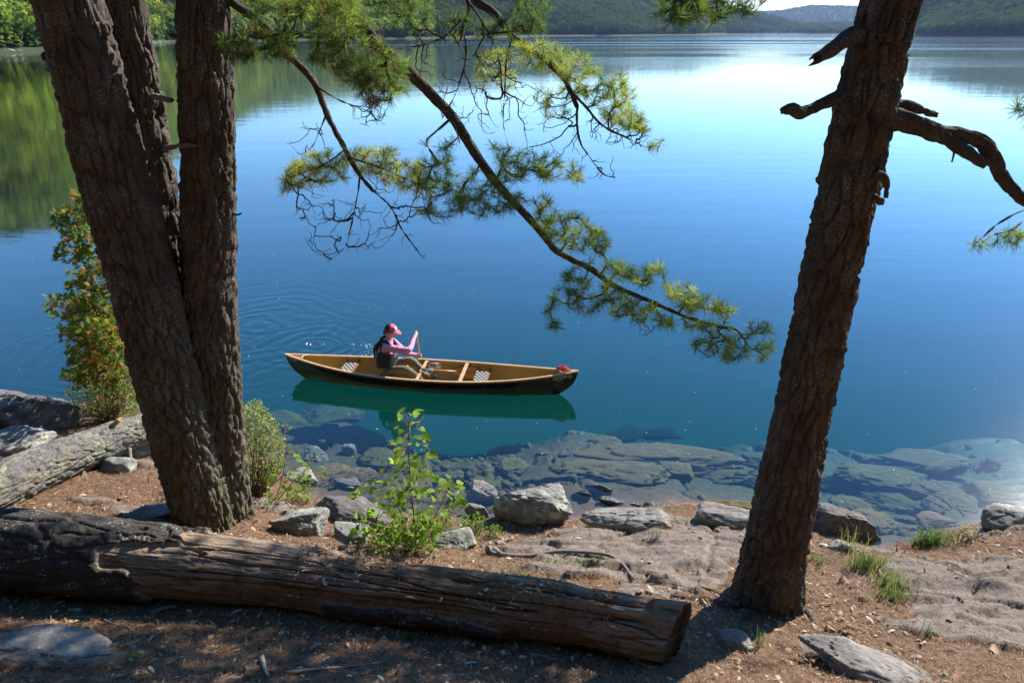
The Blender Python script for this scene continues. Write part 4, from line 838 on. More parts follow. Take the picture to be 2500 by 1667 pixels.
grow(TREE['C'], 'limb', [(limb3, .065, .024, yc + .35, yc - .1), ([(1394, 223), (1430, 262), (1473, 306), (1521, 332), (1585, 360), (1626, 338)], .02, .003, yc - .1, yc - .2), ([(1409, 262), (1412, 310), (1419, 351), (1441, 383), (1473, 424), (1502, 434)], .018, .003, yc - .1, yc - .3), ([(1249, 93), (1236, 150), (1230, 220), (1228, 295), (1241, 366)], .013, .004, yc, yc - .2)],
     [([(1250, 90), (1400, 120), (1530, 190), (1530, 230), (1400, 200), (1270, 150)], 48, N_, .75, .12, yc), ([(1400, 200), (1540, 210), (1580, 320), (1500, 310), (1430, 250)], 56, N_, .8, .12, yc - .05), (rect(1310, 190, 1420, 290), 18, N_, .7, .1, yc), (rect(1570, 335, 1610, 365), 4, N_, .75, .04, yc - .18),
      ([(1420, 280), (1560, 330), (1630, 330), (1600, 375), (1450, 350)], 42, NO, 0, .08, yc - .15), ([(1250, 180), (1400, 240), (1420, 380), (1280, 380)], 40, NO, 0, .1, yc - .15), (rect(1420, 380, 1500, 440), 10, NO, 0, .05, yc - .3)],
     503, .06, 0, 0, label='limb with sunlit outer tufts and curled bare twig ends')
grow(TREE['C'], 'limb', [([(700, -240), (1000, -100), (1140, -5), (1131, 71), (1122, 110)], .04, .012, yc + .2, yc - .1), ([(1140, 0), (1180, 60), (1215, 140), (1225, 220)], .014, .004, yc, yc - .2), ([(1125, 50), (1080, 90), (1030, 110), (970, 120)], .012, .004, yc, yc - .1), ([(1130, 60), (1135, 140), (1120, 220), (1080, 290)], .013, .004, yc, yc - .2)],
     [([(1000, 60), (1140, 20), (1260, 120), (1250, 330), (1100, 320), (1020, 200)], 95, NO, 0, .14, yc - .15), (rect(1160, 100, 1260, 220), 14, N_, .85, .12, yc + .1), (rect(1250, -10, 1340, 75), 22, N_, .2, .1, yc - .2), ([(880, -20), (1060, -20), (1040, 70), (930, 60)], 26, N_, .15, .12, yc - .2), (rect(1070, 40, 1240, 90), 16, N_, .25, .1, yc)],
     504, .05, 0, 0, label='limb whose dead twigs hang in a dark tangle at the top')
grow(TREE['C'], 'limb', [([(505, 60), (560, 100), (640, 118), (700, 95), (760, 80), (830, 90), (900, 110), (960, 150)], .028, .007, yc - .1, yc - .75), ([(700, 95), (715, 60), (730, 20), (745, -20)], .012, .006, yc - .4, yc - .5)],
     [([(520, 80), (700, 70), (740, 140), (560, 150)], 44, ND, .35, .1, yc - .5), ([(690, -20), (860, -20), (900, 60), (700, 60)], 60, ND, .5, .12, yc - .6), ([(740, 90), (900, 60), (990, 150), (1000, 230), (880, 220), (760, 150)], 84, ND, .45, .12, yc - .7), (rect(870, 180, 960, 270), 22, (True, .3), .35, .08, yc - .75), (rect(600, -10, 700, 60), 14, N_, .4, .1, yc - .4)],
     505, .03, 0, 0, label='dark needled limb with rusty dead tufts beside the clump')
grow(TREE['R'], 'limb', [([(2140, -260), (1950, -160), (1800, -70), (1700, -15), (1640, 10)], .03, .008, yR - .1, yR - .6)],
     [([(1590, -30), (1880, -30), (1850, 20), (1780, 40), (1700, 70), (1610, 50)], 48, N_, .35, .1, yR - .5), (rect(1780, 10, 1850, 40), 5, N_, .4, .05, yR - .5)], 506, .03, 0, 0, label='needled limb dipping into the top of the view')
grow(TREE['R'], 'limb', [([(2600, 545), (2560, 520), (2500, 515), (2440, 545), (2400, 575), (2386, 592)], .012, .004, yR - .3, yR - .7), ([(2600, 545), (2520, 530), (2470, 560), (2412, 575)], .007, .004, yR - .3, yR - .7)],
     [(rect(2372, 590, 2392, 606), 2, N_, .55, .02, yR - .7), (rect(2400, 575, 2440, 592), 2, N_, .5, .03, yR - .7), (rect(2450, 560, 2530, 600), 7, N_, .5, .05, yR - .65)], 507, .01, 0, 0, label='slender needled sprig at the outer side of the lone pine')
grow(TREE['R'], 'limb', [([(2600, 300), (2540, 270), (2500, 262)], .008, .005, yR - .3, yR - .6)], [(rect(2480, 250, 2540, 300), 5, N_, .25, .04, yR - .6)], 508, .01, 0, 0, label='single dark tuft at the right edge')
# crowns above the view, and unseen limbs added to throw shade on the foreground
def crown(root, P0, P1, R, n, seed, name='crown'):
    rg = np.random.default_rng(seed); mb = MB(); P0, P1 = np.array(P0, float), np.array(P1, float)
    for k in range(n):
        f = rg.random() ** .9; a = rg.uniform(0, 6.283); rr = R * (1 - f * .75) * math.sqrt(rg.random()) ; tip = P0 + (P1 - P0) * f + np.array((math.cos(a) * rr, math.sin(a) * rr, rg.normal(0, .25)))
        mb_in = P0 + (P1 - P0) * max(0, f - .03); add_tube(mb, [mb_in, (mb_in + tip) / 2 + (0, 0, -.1), tip], [.03, .02, .008], 5, 1, caps=False)
        for q in range(5): tuft(mb, tip + rg.normal(0, .22, 3), rg.normal(size=3) + (0, 0, .4), rg, 26, .13, .4, 0, .012)
    o = mb.build(name, [NEEDLE, TWIG], root, smooth=False); return o
crown(TREE['A'], AX['A'][0][-3], AX['A'][0][-1] + (0, 0, 1), 2.6, 150, 61); crown(TREE['B'], AX['B'][0][-3] + (0, .5, 0), AX['B'][0][-1] + (0, 0, 1), 2.0, 90, 62); crown(TREE['C'], AX['C'][0][-3] + (0, 0, .5), AX['C'][0][-1] + (0, 0, 1), 2.4, 130, 63); crown(TREE['R'], AX['R'][0][-3] + (0, 0, 1), AX['R'][0][-1] + (0, 0, 1.5), 2.4, 140, 64)

def shade_limbs():  # limbs added out of view, shaped to dapple the foreground with shade
    rg = np.random.default_rng(65); pts, _ = AX['R']; mb = MB()
    for e, z0 in [((1.4, 8.75, 6.8), 7.6), ((2.8, 8.7, 6.7), 8.0), ((4.2, 9.15, 6.7), 7.6), ((5.6, 9.3, 6.6), 8.0), ((6.3, 9.5, 6.6), 7.8)]:
        j = int(np.argmin(np.abs(pts[:, 2] - z0))); Q = catmull([pts[j], (pts[j] + np.array(e)) / 2 + (0, 0, .3), np.array(e)], 24); add_tube(mb, Q, np.linspace(.07, .015, 24), 7, 1)
        for k in range(52):
            f = rg.integers(21, 24); tip = Q[f] + rg.normal(0, 1, 3) * (.6, .27, .16); add_tube(mb, [Q[f], (Q[f] + tip) / 2 + (0, 0, -.05), tip], [.012, .009, .005], 4, 1, caps=False)
            for q in range(5): tuft(mb, tip + rg.normal(0, .13, 3), rg.normal(size=3) + (0, 0, .3), rg, 26, .12, .4, 0, .010)
    mb.build('added_shade_limbs', [NEEDLE, TWIG], TREE['R'], smooth=False)
shade_limbs()

# ------------------------------------------------------------------ broad leaves
LEAF = leafmat('sapling_leaf', [(0, (.14, .27, .04)), (.5, (.30, .48, .06)), (.85, (.44, .58, .09)), (1, (.6, .36, .06))], .68)
LEAF_B = leafmat('shrub_leaf', [(0, (.13, .18, .05)), (.5, (.30, .36, .11)), (1, (.52, .50, .20))], .6, rnd=False)
LEAF_Y = leafmat('bright_leaf', [(0, (.11, .23, .025)), (.6, (.25, .42, .04)), (1, (.42, .50, .08))], .6, rnd=False)
CEDAR = leafmat('cedar_spray', [(0, (.07, .14, .03)), (.45, (.18, .28, .045)), (.72, (.30, .33, .06)), (.82, (.52, .27, .05)), (1, (.60, .28, .06))], .58, rnd=False)
RUST = leafmat('rust_leaf', [(0, (.35, .09, .04)), (1, (.5, .18, .07))], .4, rnd=False)
GRASS = leafmat('grass_blade', [(0, (.08, .15, .03)), (.6, (.16, .26, .05)), (1, (.42, .36, .16))], .4, rnd=False)
STEM = plain('stem_bark', (.13, .085, .06), .8)
def leaf_mesh(L, W, kind=0):
    xs = [0, .12, .32, .55, .78, 1.0] if kind == 0 else [0, .2, .5, .8, 1.0]; ws = [.05, .72, 1.0, .78, .36, .02] if kind == 0 else [.05, .6, 1, .6, .03]
    V = [];
    for x, w in zip(xs, ws):
        z = -.22 * x * x * L; V += [(x * L, -w * W / 2, z + .10 * w * W), (x * L, 0, z), (x * L, w * W / 2, z + .10 * w * W)]
    F = []
    for i in range(len(xs) - 1):
        a = i * 3; F += [(a, a + 3, a + 4, a + 1), (a + 1, a + 4, a + 5, a + 2)]
    return np.array(V), np.array(F)
def basis(d, up):
    d = d / (np.linalg.norm(d) + 1e-9); s = np.cross(up, d); s /= np.linalg.norm(s) + 1e-9; return np.column_stack((d, s, np.cross(d, s)))
def leafy(name, label, cat, base, stems, leaves, leafsize, mat, seed, group=None, individual=True, per=1):
    """stems: world polylines with radius; leaves: world points; each leaf hangs from the nearest stem by its stalk"""
    rg = np.random.default_rng(seed); root = empty(name, base); tag(root, label, cat, group); S = []
    for P, r in stems:
        Q = catmull(np.array(P), 24); mb = MB(); add_tube(mb, Q, np.linspace(r, r * .35, 24), 6); mb.build('stem', STEM, root); S.append(Q)
    S = np.vstack(S); mt = MB(); mb = MB(); meshes = []
    for k in range(6):
        V, F = leaf_mesh(leafsize * rg.uniform(.8, 1.2), leafsize * rg.uniform(.62, .85)); m = MB(); m.add(V, F, 0, (.12, .3, .45, .6, .75, .97)[k] if k < 5 or rg.random() < .0 else .35)
        me = m.mesh('leaf'); me.materials.append(mat); meshes.append((me, V, F))
    for i, p in enumerate(leaves):
        j = int(np.argmin(np.linalg.norm(S - p, axis=1) + .25 * np.maximum(0, S[:, 2] - p[2]))); v = p - S[j]; d = v / (np.linalg.norm(v) + 1e-9) + rg.normal(0, .35, 3) + (0, 0, -.1); B = basis(d, np.array((0, 0, 1.0)) + rg.normal(0, .45, 3) + np.array((0, -.25, 0)))
        add_tube(mt, [S[j], (S[j] + p) / 2 + (0, 0, .012), p], [.0035, .0028, .0022], 4, caps=False)
        if individual:
            o = bpy.data.objects.new('leaf', meshes[rg.integers(6)][0]); COL.objects.link(o); o.parent = root; o.matrix_local = Matrix.Translation(Vector(p - np.array(base))) @ Matrix(B.tolist()).to_4x4() @ Matrix.Scale(rg.uniform(.6, 1.15), 4)
        else:
            me, V, F = meshes[0]; mb.add((V * rg.uniform(.6, 1.2)) @ B.T + p, F, 0, rg.uniform(0, 1))
    tag(mt.build('leaf_stalks', STEM, root), kind='stuff')
    if not individual: tag(mb.build('foliage', mat, root), kind='stuff')
    return root
def around(base_px, pts_px, y, ys, rg): return [PY(px, py, y + rg.normal(0, ys)) for px, py in pts_px]
_rg = np.random.default_rng(77)
sb = hit(1008, 1346); ysap = sb[1]
def sp(*pix): return [PY(px, py, ysap + .0) for px, py in pix]
_stems = [(sp((1012, 1348), (1014, 1290), (1004, 1200), (998, 1100), (999, 1010)), .012), (sp((1010, 1346), (990, 1280), (962, 1220), (925, 1190)), .007), (sp((1010, 1346), (1050, 1280), (1082, 1220), (1105, 1172)), .007), (sp((1008, 1346), (960, 1310), (915, 1290), (870, 1280)), .006), (sp((1010, 1346), (1060, 1300), (1100, 1260), (1130, 1240)), .006), (sp((1004, 1200), (1030, 1130), (1052, 1075)), .005), (sp((1006, 1230), (970, 1170), (945, 1140)), .005), (sp((1012, 1348), (1020, 1250), (1030, 1180)), .007)]
_pts = []
for poly, n in [([(985, 1000), (1015, 1000), (1020, 1050), (960, 1060)], 12), ([(960, 1050), (1055, 1050), (1050, 1120), (965, 1110)], 26), ([(955, 1110), (1045, 1110), (1050, 1160), (925, 1150)], 26), ([(915, 1150), (1050, 1150), (1065, 1210), (905, 1205)], 42), ([(905, 1200), (1080, 1195), (1095, 1250), (920, 1250)], 46), ([(1070, 1160), (1115, 1160), (1120, 1230), (1085, 1240)], 16), ([(870, 1260), (1085, 1245), (1080, 1300), (860, 1300)], 62), ([(900, 1290), (1070, 1290), (1060, 1340), (920, 1335)], 50), ([(845, 1190), (915, 1180), (915, 1215), (850, 1215)], 6), ([(1100, 1220), (1145, 1215), (1140, 1260)], 6)]:
    _pts += poly_pts(_rg, poly, n)
leafy('birch_sapling', 'leafy green sapling with a tall centre shoot behind the huge log', 'sapling', sb, _stems, around(None, _pts, ysap, .13, _rg), .108, LEAF, 78)
ab = hit(672, 1222); yab = ab[1]
_stems = [([PY(px, py, yab) for px, py in s_], .006) for s_ in [[(672, 1224), (690, 1160), (700, 1090), (702, 1036)], [(676, 1224), (720, 1170), (755, 1140), (765, 1110)], [(670, 1224), (650, 1190), (632, 1150)], [(678, 1224), (730, 1210), (775, 1190)]]]
_pts = poly_pts(_rg, [(690, 1030), (712, 1030), (712, 1110), (688, 1110)], 9) + poly_pts(_rg, [(640, 1130), (720, 1110), (780, 1100), (790, 1160), (740, 1180), (640, 1170)], 34) + poly_pts(_rg, [(630, 1165), (770, 1165), (775, 1225), (660, 1225)], 44)
leafy('alder_seedling', 'young broad-leaved plant between the clump and the water', 'plant', ab, _stems, around(None, _pts, yab, .12, _rg), .085, LEAF, 79)
def tiny_bush(name, label, cat, polys, base_px, y, ys, ls, ratio, mat, seed, stems=10, tone=(0, 1), group=None, r=.006, up=.3):
    rg = np.random.default_rng(seed); b = hit(*base_px); root = empty(name, b); tag(root, label, cat, group); mb, ms = MB(), MB(); V0, F0 = leaf_mesh(1.0, ratio, 1); tips = []
    for poly, n in polys:
        for p in poly_pts(rg, poly, n):
            q = PY(p[0], p[1], y + rg.normal(0, ys)); B = basis(rg.normal(size=3) + np.array((0, 0, up)), rg.normal(size=3) + (0, 0, .8)); mb.add((V0 * ls * rg.uniform(.6, 1.25)) @ B.T + q, F0, 0, rg.uniform(*tone)); tips.append(q)
    for k in range(stems):
        q = tips[rg.integers(len(tips))]; c = b + np.array((rg.normal(0, .06), rg.normal(0, .05), 0)); m = (c + q) / 2 + rg.normal(0, .05, 3); add_tube(ms, catmull([c - (0, 0, .03), m, q], 8), np.linspace(r, .0018, 8), 5, caps=False)
    tag(mb.build('foliage', mat, root, smooth=False), kind='stuff'); tag(ms.build('stems', STEM, root), kind='stuff'); return root
bb = hit(635, 1205)
tiny_bush('undergrowth_plant', 'low leafy growth around the sapling foot', 'plant', [([(880, 1345), (890, 1290), (960, 1270), (1060, 1270), (1085, 1300), (1070, 1350), (980, 1358)], 420)], (985, 1350), hit(985, 1350)[1] + .03, .12, .05, .55, LEAF_Y, 89, 40, (0, .8), up=.1)
tiny_bush('sweet_gale_bush', 'dense small-leaved pale bush right against the clump', 'bush', [([(585, 990), (630, 975), (672, 1025), (698, 1090), (685, 1150), (640, 1198), (590, 1195)], 3000), ([(640, 1150), (690, 1110), (700, 1140), (660, 1190)], 200)], (628, 1208), bb[1] + .05, .16, .042, .42, LEAF_B, 81, 60, r=.007)
yl = hit(250, 1025)[1]
tiny_bush('shoreline_shrub', 'low grey-green shrub under the yellowing cedar', 'bush', [([(150, 960), (190, 925), (230, 940), (260, 900), (320, 890), (350, 930), (360, 1030), (290, 1025), (200, 1010)], 2600)], (270, 1030), yl, .22, .05, .36, LEAF_B, 82, 60, (0, .75))
tiny_bush('mint_plant', 'bright green leafy weed left of the domed boulder', 'plant', [([(1110, 1300), (1118, 1262), (1135, 1252), (1150, 1262), (1165, 1248), (1185, 1262), (1180, 1305)], 420)], (1146, 1306), hit(1146, 1306)[1], .06, .03, .45, LEAF_Y, 83, 26, up=.1)
tiny_bush('mint_plant', 'smaller bright weed at the foot of the domed boulder', 'plant', [([(1183, 1312), (1190, 1285), (1205, 1278), (1222, 1282), (1228, 1305), (1205, 1315)], 190)], (1205, 1314), hit(1205, 1314)[1], .05, .028, .45, LEAF_Y, 84, 14, up=.1)
tiny_bush('mint_plant', 'yellow-green weeds at the right of the sapling', 'plant', [([(1055, 1290), (1062, 1245), (1090, 1230), (1105, 1262), (1105, 1298)], 300)], (1080, 1300), hit(1080, 1300)[1], .06, .03, .4, LEAF_Y, 85, 18, up=.1)
tiny_bush('mint_plant', 'yellow-green weeds under the young broad-leaved plant', 'plant', [([(700, 1220), (715, 1180), (760, 1175), (770, 1205), (745, 1228)], 260)], (735, 1230), hit(735, 1230)[1], .06, .03, .4, LEAF_Y, 86, 18, up=.1)
tiny_bush('red_seedling', 'rusty red seedling at the water edge', 'plant', [([(2180, 1335), (2185, 1318), (2200, 1316), (2205, 1330)], 26), ([(2205, 1345), (2220, 1326), (2245, 1330), (2240, 1350)], 40)], (2212, 1346), hit(2212, 1346)[1], .05, .03, .4, RUST, 87, 8)
tiny_bush('yellow_weed', 'dry yellow weed beside the bright grass tuft', 'plant', [([(2330, 1325), (2340, 1282), (2360, 1272), (2385, 1290), (2390, 1320)], 150)], (2360, 1328), hit(2360, 1328)[1], .06, .03, .35, LEAF_B, 88, 20, (.4, 1))
def cedar():
    rg = np.random.default_rng(90); b = hit(275, 1022); y0 = b[1]; root = empty('cedar_tree', b); tag(root, 'small cedar with orange and green sprays half behind the clump', 'cedar tree'); mb, mw = MB(), MB()
    top = PY(330, 430, y0); ax = catmull([b - (0, 0, .1), PY(285, 850, y0), PY(300, 650, y0), top], 30); add_tube(mw, ax, np.linspace(.06, .01, 30), 8)
    lobes = [(225, 480, 45, 22), (185, 535, 55, 28), (215, 580, 60, 30), (175, 620, 40, 20), (250, 640, 40, 25), (240, 690, 75, 35), (180, 750, 70, 30), (240, 760, 70, 40), (210, 800, 60, 30), (250, 830, 70, 50), (210, 870, 45, 35), (260, 900, 70, 45), (190, 915, 35, 20), (280, 960, 60, 40)]
    for lx, ly, rx, ry in lobes:
        j = int(np.argmin(np.abs(project(ax)[1] - ly - 15))); c = PY(lx, ly, y0 + rg.normal(0, .2)); br = catmull([ax[j], (ax[j] + c) / 2 + (0, 0, -.08), c], 8); add_tube(mw, br, np.linspace(.02, .006, 8), 5, caps=False)
        inner = rg.random()
        for k in range(int(rx * ry / 6.5)):
            dx, dy = np.clip(rg.normal(0, .5, 2), -.95, .95); p = PY(lx + dx * rx, ly + dy * ry, c[1] + rg.normal(0, .16)); v = p - c; d = v / (np.linalg.norm(v) + 1e-6) + rg.normal(0, .3, 3) + (0, 0, -.1)
            B = basis(d, rg.normal(size=3) * .6 + (0, -.3, .8)); t_ = np.clip(rg.normal(.4, .18), 0, .7) if rg.random() > .30 * (1.4 - np.hypot(dx, dy)) else rg.uniform(.75, 1)
            for q in range(5):
                a = (q - 2) * .45; L = rg.uniform(.06, .10) * (1 - .1 * abs(q - 2)); w = .011; dd = np.array((math.cos(a), math.sin(a), 0)); ss = np.array((-dd[1], dd[0], 0)) * w
                mb.add((np.array([np.zeros(3), dd * L * .5 + ss, dd * L, dd * L * .5 - ss])) @ B.T + p, [(0, 1, 2, 3)], 0, t_)
    mw.build('trunk', STEM, root); tag(mb.build('crown', CEDAR, root, smooth=False), kind='stuff')
cedar()
def grass(name, label, px, py, n, h, spread, seed, tone=(0, .8), lean=.35):
    rg = np.random.default_rng(seed); b = hit(px, py); mb = MB()
    for k in range(n):
        o = np.array((rg.normal(0, spread[0]), rg.normal(0, spread[1]), 0)); p = b + o; p[2] = gz(p[0], p[1]) - .005; a = rg.uniform(0, 6.28); H = h * rg.uniform(.45, 1.1); ln = np.array((math.cos(a), math.sin(a), 0)) * H * rg.uniform(.05, lean) ; w = .0032
        s = np.array((rg.normal(), rg.normal(), 0)); s /= np.linalg.norm(s); P = [p, p + ln * .25 + (0, 0, H * .5), p + ln * .7 + (0, 0, H * .85), p + ln * 1.3 + (0, 0, H * rg.uniform(.8, 1.0))]
        V = [P[0] - s * w, P[0] + s * w, P[1] - s * w, P[1] + s * w, P[2] - s * w * .7, P[2] + s * w * .7, P[3] - s * .0006, P[3] + s * .0006]; mb.add(V, [(0, 1, 3, 2), (2, 3, 5, 4), (4, 5, 7, 6)], 0, rg.uniform(*tone))
    o = mb.build(name, GRASS, None, smooth=False); tag(o, label, 'grass', 'grass tufts on the rocky shore')
grass('grass_tuft', 'thick bright grass tuft at the water edge', 2268, 1332, 240, .30, (.10, .06), 901, (0, .7), .5)
grass('grass_tuft', 'loose grass tuft growing from a crack right of the lone pine', 2110, 1385, 200, .24, (.09, .05), 902, (.1, 1))
grass('grass_tuft', 'dry seeding grass beside the dark boulder', 2068, 1345, 40, .36, (.10, .04), 903, (.6, 1))
grass('grass_tuft', 'faded grass clump along the slab edge', 2172, 1420, 150, .16, (.08, .09), 904, (.3, 1))
grass('grass_tuft', 'short green grass by the slab corner', 2180, 1458, 130, .12, (.09, .05), 905, (0, .8))
grass('grass_tuft', 'few upright green blades at the lone pine foot', 1855, 1580, 7, .22, (.015, .015), 906, (0, .4), .2)
grass('grass_tuft', 'thin grass blades on the bedrock ledge', 1598, 1312, 16, .14, (.03, .03), 907, (.2, .9))
grass('grass_tuft', 'sparse grass beside the lone pine trunk', 1985, 1372, 60, .10, (.12, .04), 908, (.1, .8))
grass('grass_tuft', 'small weedy grass sprig on the duff', 2265, 1550, 22, .12, (.03, .02), 909, (0, .6))
grass('grass_tuft', 'low mossy sprouts behind the huge log', 1400, 1372, 140, .05, (.22, .05), 910, (0, .7))
grass('grass_tuft', 'yellowish sprouts left of the mossy sprouts', 1260, 1400, 90, .05, (.14, .05), 911, (.2, .9))
# ------------------------------------------------------------------ canoe
C_ST, C_BW = PZ(697, 864, .46), PZ(1411, 905, .46)
C_L = float(np.linalg.norm((C_BW - C_ST)[:2])); C_C = (C_ST + C_BW) / 2; C_C[2] = 0; C_U = (C_BW - C_ST) / C_L; C_U[2] = 0; C_U /= np.linalg.norm(C_U); C_N = np.array((-C_U[1], C_U[0], 0))   # along, to the far side
def cw(P): P = np.asarray(P, float); return C_C + P[..., :1] * C_U + P[..., 1:2] * C_N + P[..., 2:3] * np.array((0, 0, 1.0))
def PL(px, py, lat):                     # seen at a pixel, at a sideways offset from the canoe's centre line
    d = ray(px, py); t_ = ((C_C - CAM) @ C_N + lat) / (d @ C_N); return CAM + d * t_
def loc(p): r = np.asarray(p) - C_C; return np.array((r @ C_U, r @ C_N, r[2]))
def sheer(s): return .315 + .145 * np.abs(s) ** 2.5
def halfb(s): return .40 * np.clip(1 - np.abs(s) ** 2.15, 0, 1)
def hull(s, ph, side):
    """outer hull point: s -1..1 along, ph 0..pi/2 from keel to gunwale"""
    s, ph = np.broadcast_arrays(np.asarray(s, float), np.asarray(ph, float)); zk = -.06 + .05 * np.abs(s) ** 5; zf = 1 - np.cos(ph) ** 1.15
    x = s * (C_L / 2 - .30 * (1 - zf) ** 2.4 * np.abs(s) ** 3 - .02 * (1 - zf)); y = side * halfb(s) * np.sin(ph) ** (.62 + .55 * s * s); return np.stack((x, y, zk + (sheer(s) - zk) * zf), -1)
t = NT('canoe_outside'); P = t.coords(); wv = t.n('TexChecker', None, Vector=P, Scale=90.0, Color1=(.020, .014, .010), Color2=(.038, .028, .016)).outputs[0]; n1 = t.noise(P, 2.2, 4, .6)
HULL_OUT = t.done(t.principled(t.mix(t.ramp(n1, (.35, 0), (.65, 1)), (.010, .009, .009), wv), .16, None, .5, Coat_Weight=.4))
t = NT('canoe_inside'); P = t.coords(); wv = t.n('TexChecker', None, Vector=P, Scale=70.0, Color1=(.36, .25, .08), Color2=(.45, .32, .12)).outputs[0]; n1 = t.noise(P, 4, 4, .6)
HULL_IN = t.done(t.principled(t.mix(t.ramp(n1, (.3, 0), (.7, .6)), wv, (.29, .195, .06)), .42, None, .4))
ASH = plain('ash_wood', (.56, .36, .17), .4, .5, .18, 12); CHERRY = plain('cherry_wood', (.28, .10, .05), .5); BLACKWEB = plain('black_webbing', (.02, .02, .022), .8); WHITEWEB = plain('white_webbing', (.38, .38, .37), .8)
BLUEPAD = plain('blue_grey_foam', (.20, .26, .36), .6); ALU = plain('aluminium', (.5, .5, .5), .35, .6); PAINT = plain('white_decal', (.85, .85, .83), .5); PADDLEW = plain('paddle_wood', (.60, .29, .06), .35, .5, .1, 8)
CANOE = empty('canoe', C_C); tag(CANOE, 'dark solo canoe with wooden gunwales gliding past the shore', 'canoe')
def make_hull():
    ns, nph = 81, 15; s = np.sin(np.linspace(-1, 1, ns) * math.pi / 2); ph = np.linspace(0, math.pi / 2, nph); mb = MB()
    full = np.concatenate((-ph[::-1], ph[1:])); S, PH = np.meshgrid(s, full, indexing='ij'); sd_ = np.where(PH < 0, -1.0, 1.0); O = hull(S.ravel(), np.abs(PH).ravel(), sd_.ravel()); nf = len(full)
    mb.add(cw(O), grid_faces(nf, ns), 0)
    I = O.copy(); I[:, 1] = np.sign(I[:, 1]) * np.maximum(np.abs(I[:, 1]) - .010, 0); I[:, 2] = np.maximum(I[:, 2] + .010, .012); top = (np.abs(PH.ravel()) > math.pi / 2 - 1e-6); I[top, 2] = O[top, 2]
    mb.add(cw(I), grid_faces(nf, ns)[:, ::-1], 1)
    for c in (0, nf - 1):
        i = np.arange(ns - 1); a = i * nf + c; n = ns * nf; mb.f.append(np.stack((a, a + nf, a + nf + n, a + n), 1)); mb.m.append(np.zeros(ns - 1, int))
    mb.build('hull', [HULL_OUT, HULL_IN], CANOE)
    for side in (-1, 1):
        mb = MB(); p = hull(s, np.full(ns, math.pi / 2), side); w_in, w_out, h = .022, .018, .026; rows = []
        for dy, dz in ((w_out, -h + .004), (w_out, .006), (-w_in, .006), (-w_in, -h + .004)):
            q = p.copy(); q[:, 1] = side * np.maximum(np.abs(q[:, 1]) + dy, .002); q[:, 2] += dz; q[0, 0] -= .012; q[-1, 0] += .012; rows.append(q)
        V = np.stack(rows, 1); mb.add(cw(V.reshape(-1, 3)), grid_faces(4, ns, True)); mb.f.append(np.array([(0, 1, 2, 3), ((ns - 1) * 4 + 3, (ns - 1) * 4 + 2, (ns - 1) * 4 + 1, (ns - 1) * 4)])); mb.m.append(np.zeros(2, int))
        mb.build('gunwale', ASH, CANOE, smooth=False)
    for e in (-1, 1):
        mb = MB(); k = 12; ss = np.linspace(1, .86, k); V = []
        for i, s_ in enumerate(ss):
            b_ = float(halfb(s_)) - .015; z = float(sheer(s_)) - .006; x = e * s_ * C_L / 2
            for y in np.linspace(-1, 1, 7): cut = .06 * (1 - y * y) * (i / (k - 1)) ** 3; V.append((x + e * cut, y * max(b_, .001), z))
        mb.add(cw(V), grid_faces(7, k)); n0 = mb.n; Vb = np.array(V); Vb[:, 2] -= .012; mb.add(cw(Vb), grid_faces(7, k)); mb.build('deck_plate', [CHERRY], CANOE)
        mb = MB(); y = np.linspace(-1, 1, 9); b_ = float(halfb(.86)) - .01; pts = cw(np.stack((e * (.86 * C_L / 2 + .06 * (1 - y * y)), y * b_, np.full(9, float(sheer(.86)) + .004)), 1)); add_tube(mb, pts, .013, 6); mb.build('deck_trim', ASH, CANOE)
make_hull()
def crossbar(s_, w, h, dz, name, mat, parent=CANOE, dx=0.0, frac=1.0):
    mb = MB(); b_ = float(halfb(s_)) * frac; x = s_ * C_L / 2 + dx; z = float(sheer(s_)) + dz; c = cw(np.array((x, 0, z))); R = np.column_stack((C_U, C_N, (0, 0, 1))); box(mb, c, (w, 2 * b_ - .02, h), R); return mb.build(name, mat, parent, smooth=False)
crossbar(.24, .058, .02, -.012, 'thwart', ASH); crossbar(-.045, .05, .02, -.014, 'thwart', ASH)
def seat(s_, drop=.1, hw=.11):
    x0 = s_ * C_L / 2; z = float(sheer(s_)) - drop; b_ = float(halfb(s_)) * .93; root = None
    mb = MB(); R = np.column_stack((C_U, C_N, (0, 0, 1)))
    for k in (-1, 1): box(mb, cw(np.array((x0 + k * hw, 0, z))), (.026, 2 * b_, .024), R)
    for k in (-1, 1): box(mb, cw(np.array((x0, k * .19, z))), (2 * hw - .028, .024, .022), R)
    fr = mb.build('seat', CHERRY, CANOE, smooth=False)
    for kx in (-1, 1):
        for ky in (-1, 1):
            mb = MB(); b2 = float(halfb(s_ + kx * hw / C_L * 2)) - .02; add_tube(mb, [cw(np.array((x0 + kx * hw, ky * b2, z))), cw(np.array((x0 + kx * hw, ky * b2, float(sheer(s_)) - .01)))], .009, 6); mb.build('drop_bolt', CHERRY, fr)
    mb = MB(); nx, ny = 6, 8
    for i in range(nx):
        for j in range(ny):
            c = np.array((x0 + (i - (nx - 1) / 2) * .038, (j - (ny - 1) / 2) * .046, z + .018 + (.004 if (i + j) % 2 else 0))); box(mb, cw(c), (.036, .044, .004), R, (i + j) % 2)
    tag(mb.build('webbing', [BLACKWEB, WHITEWEB], fr, smooth=False), kind='stuff')
seat(-.56); seat(-.27, .09); seat(.36)
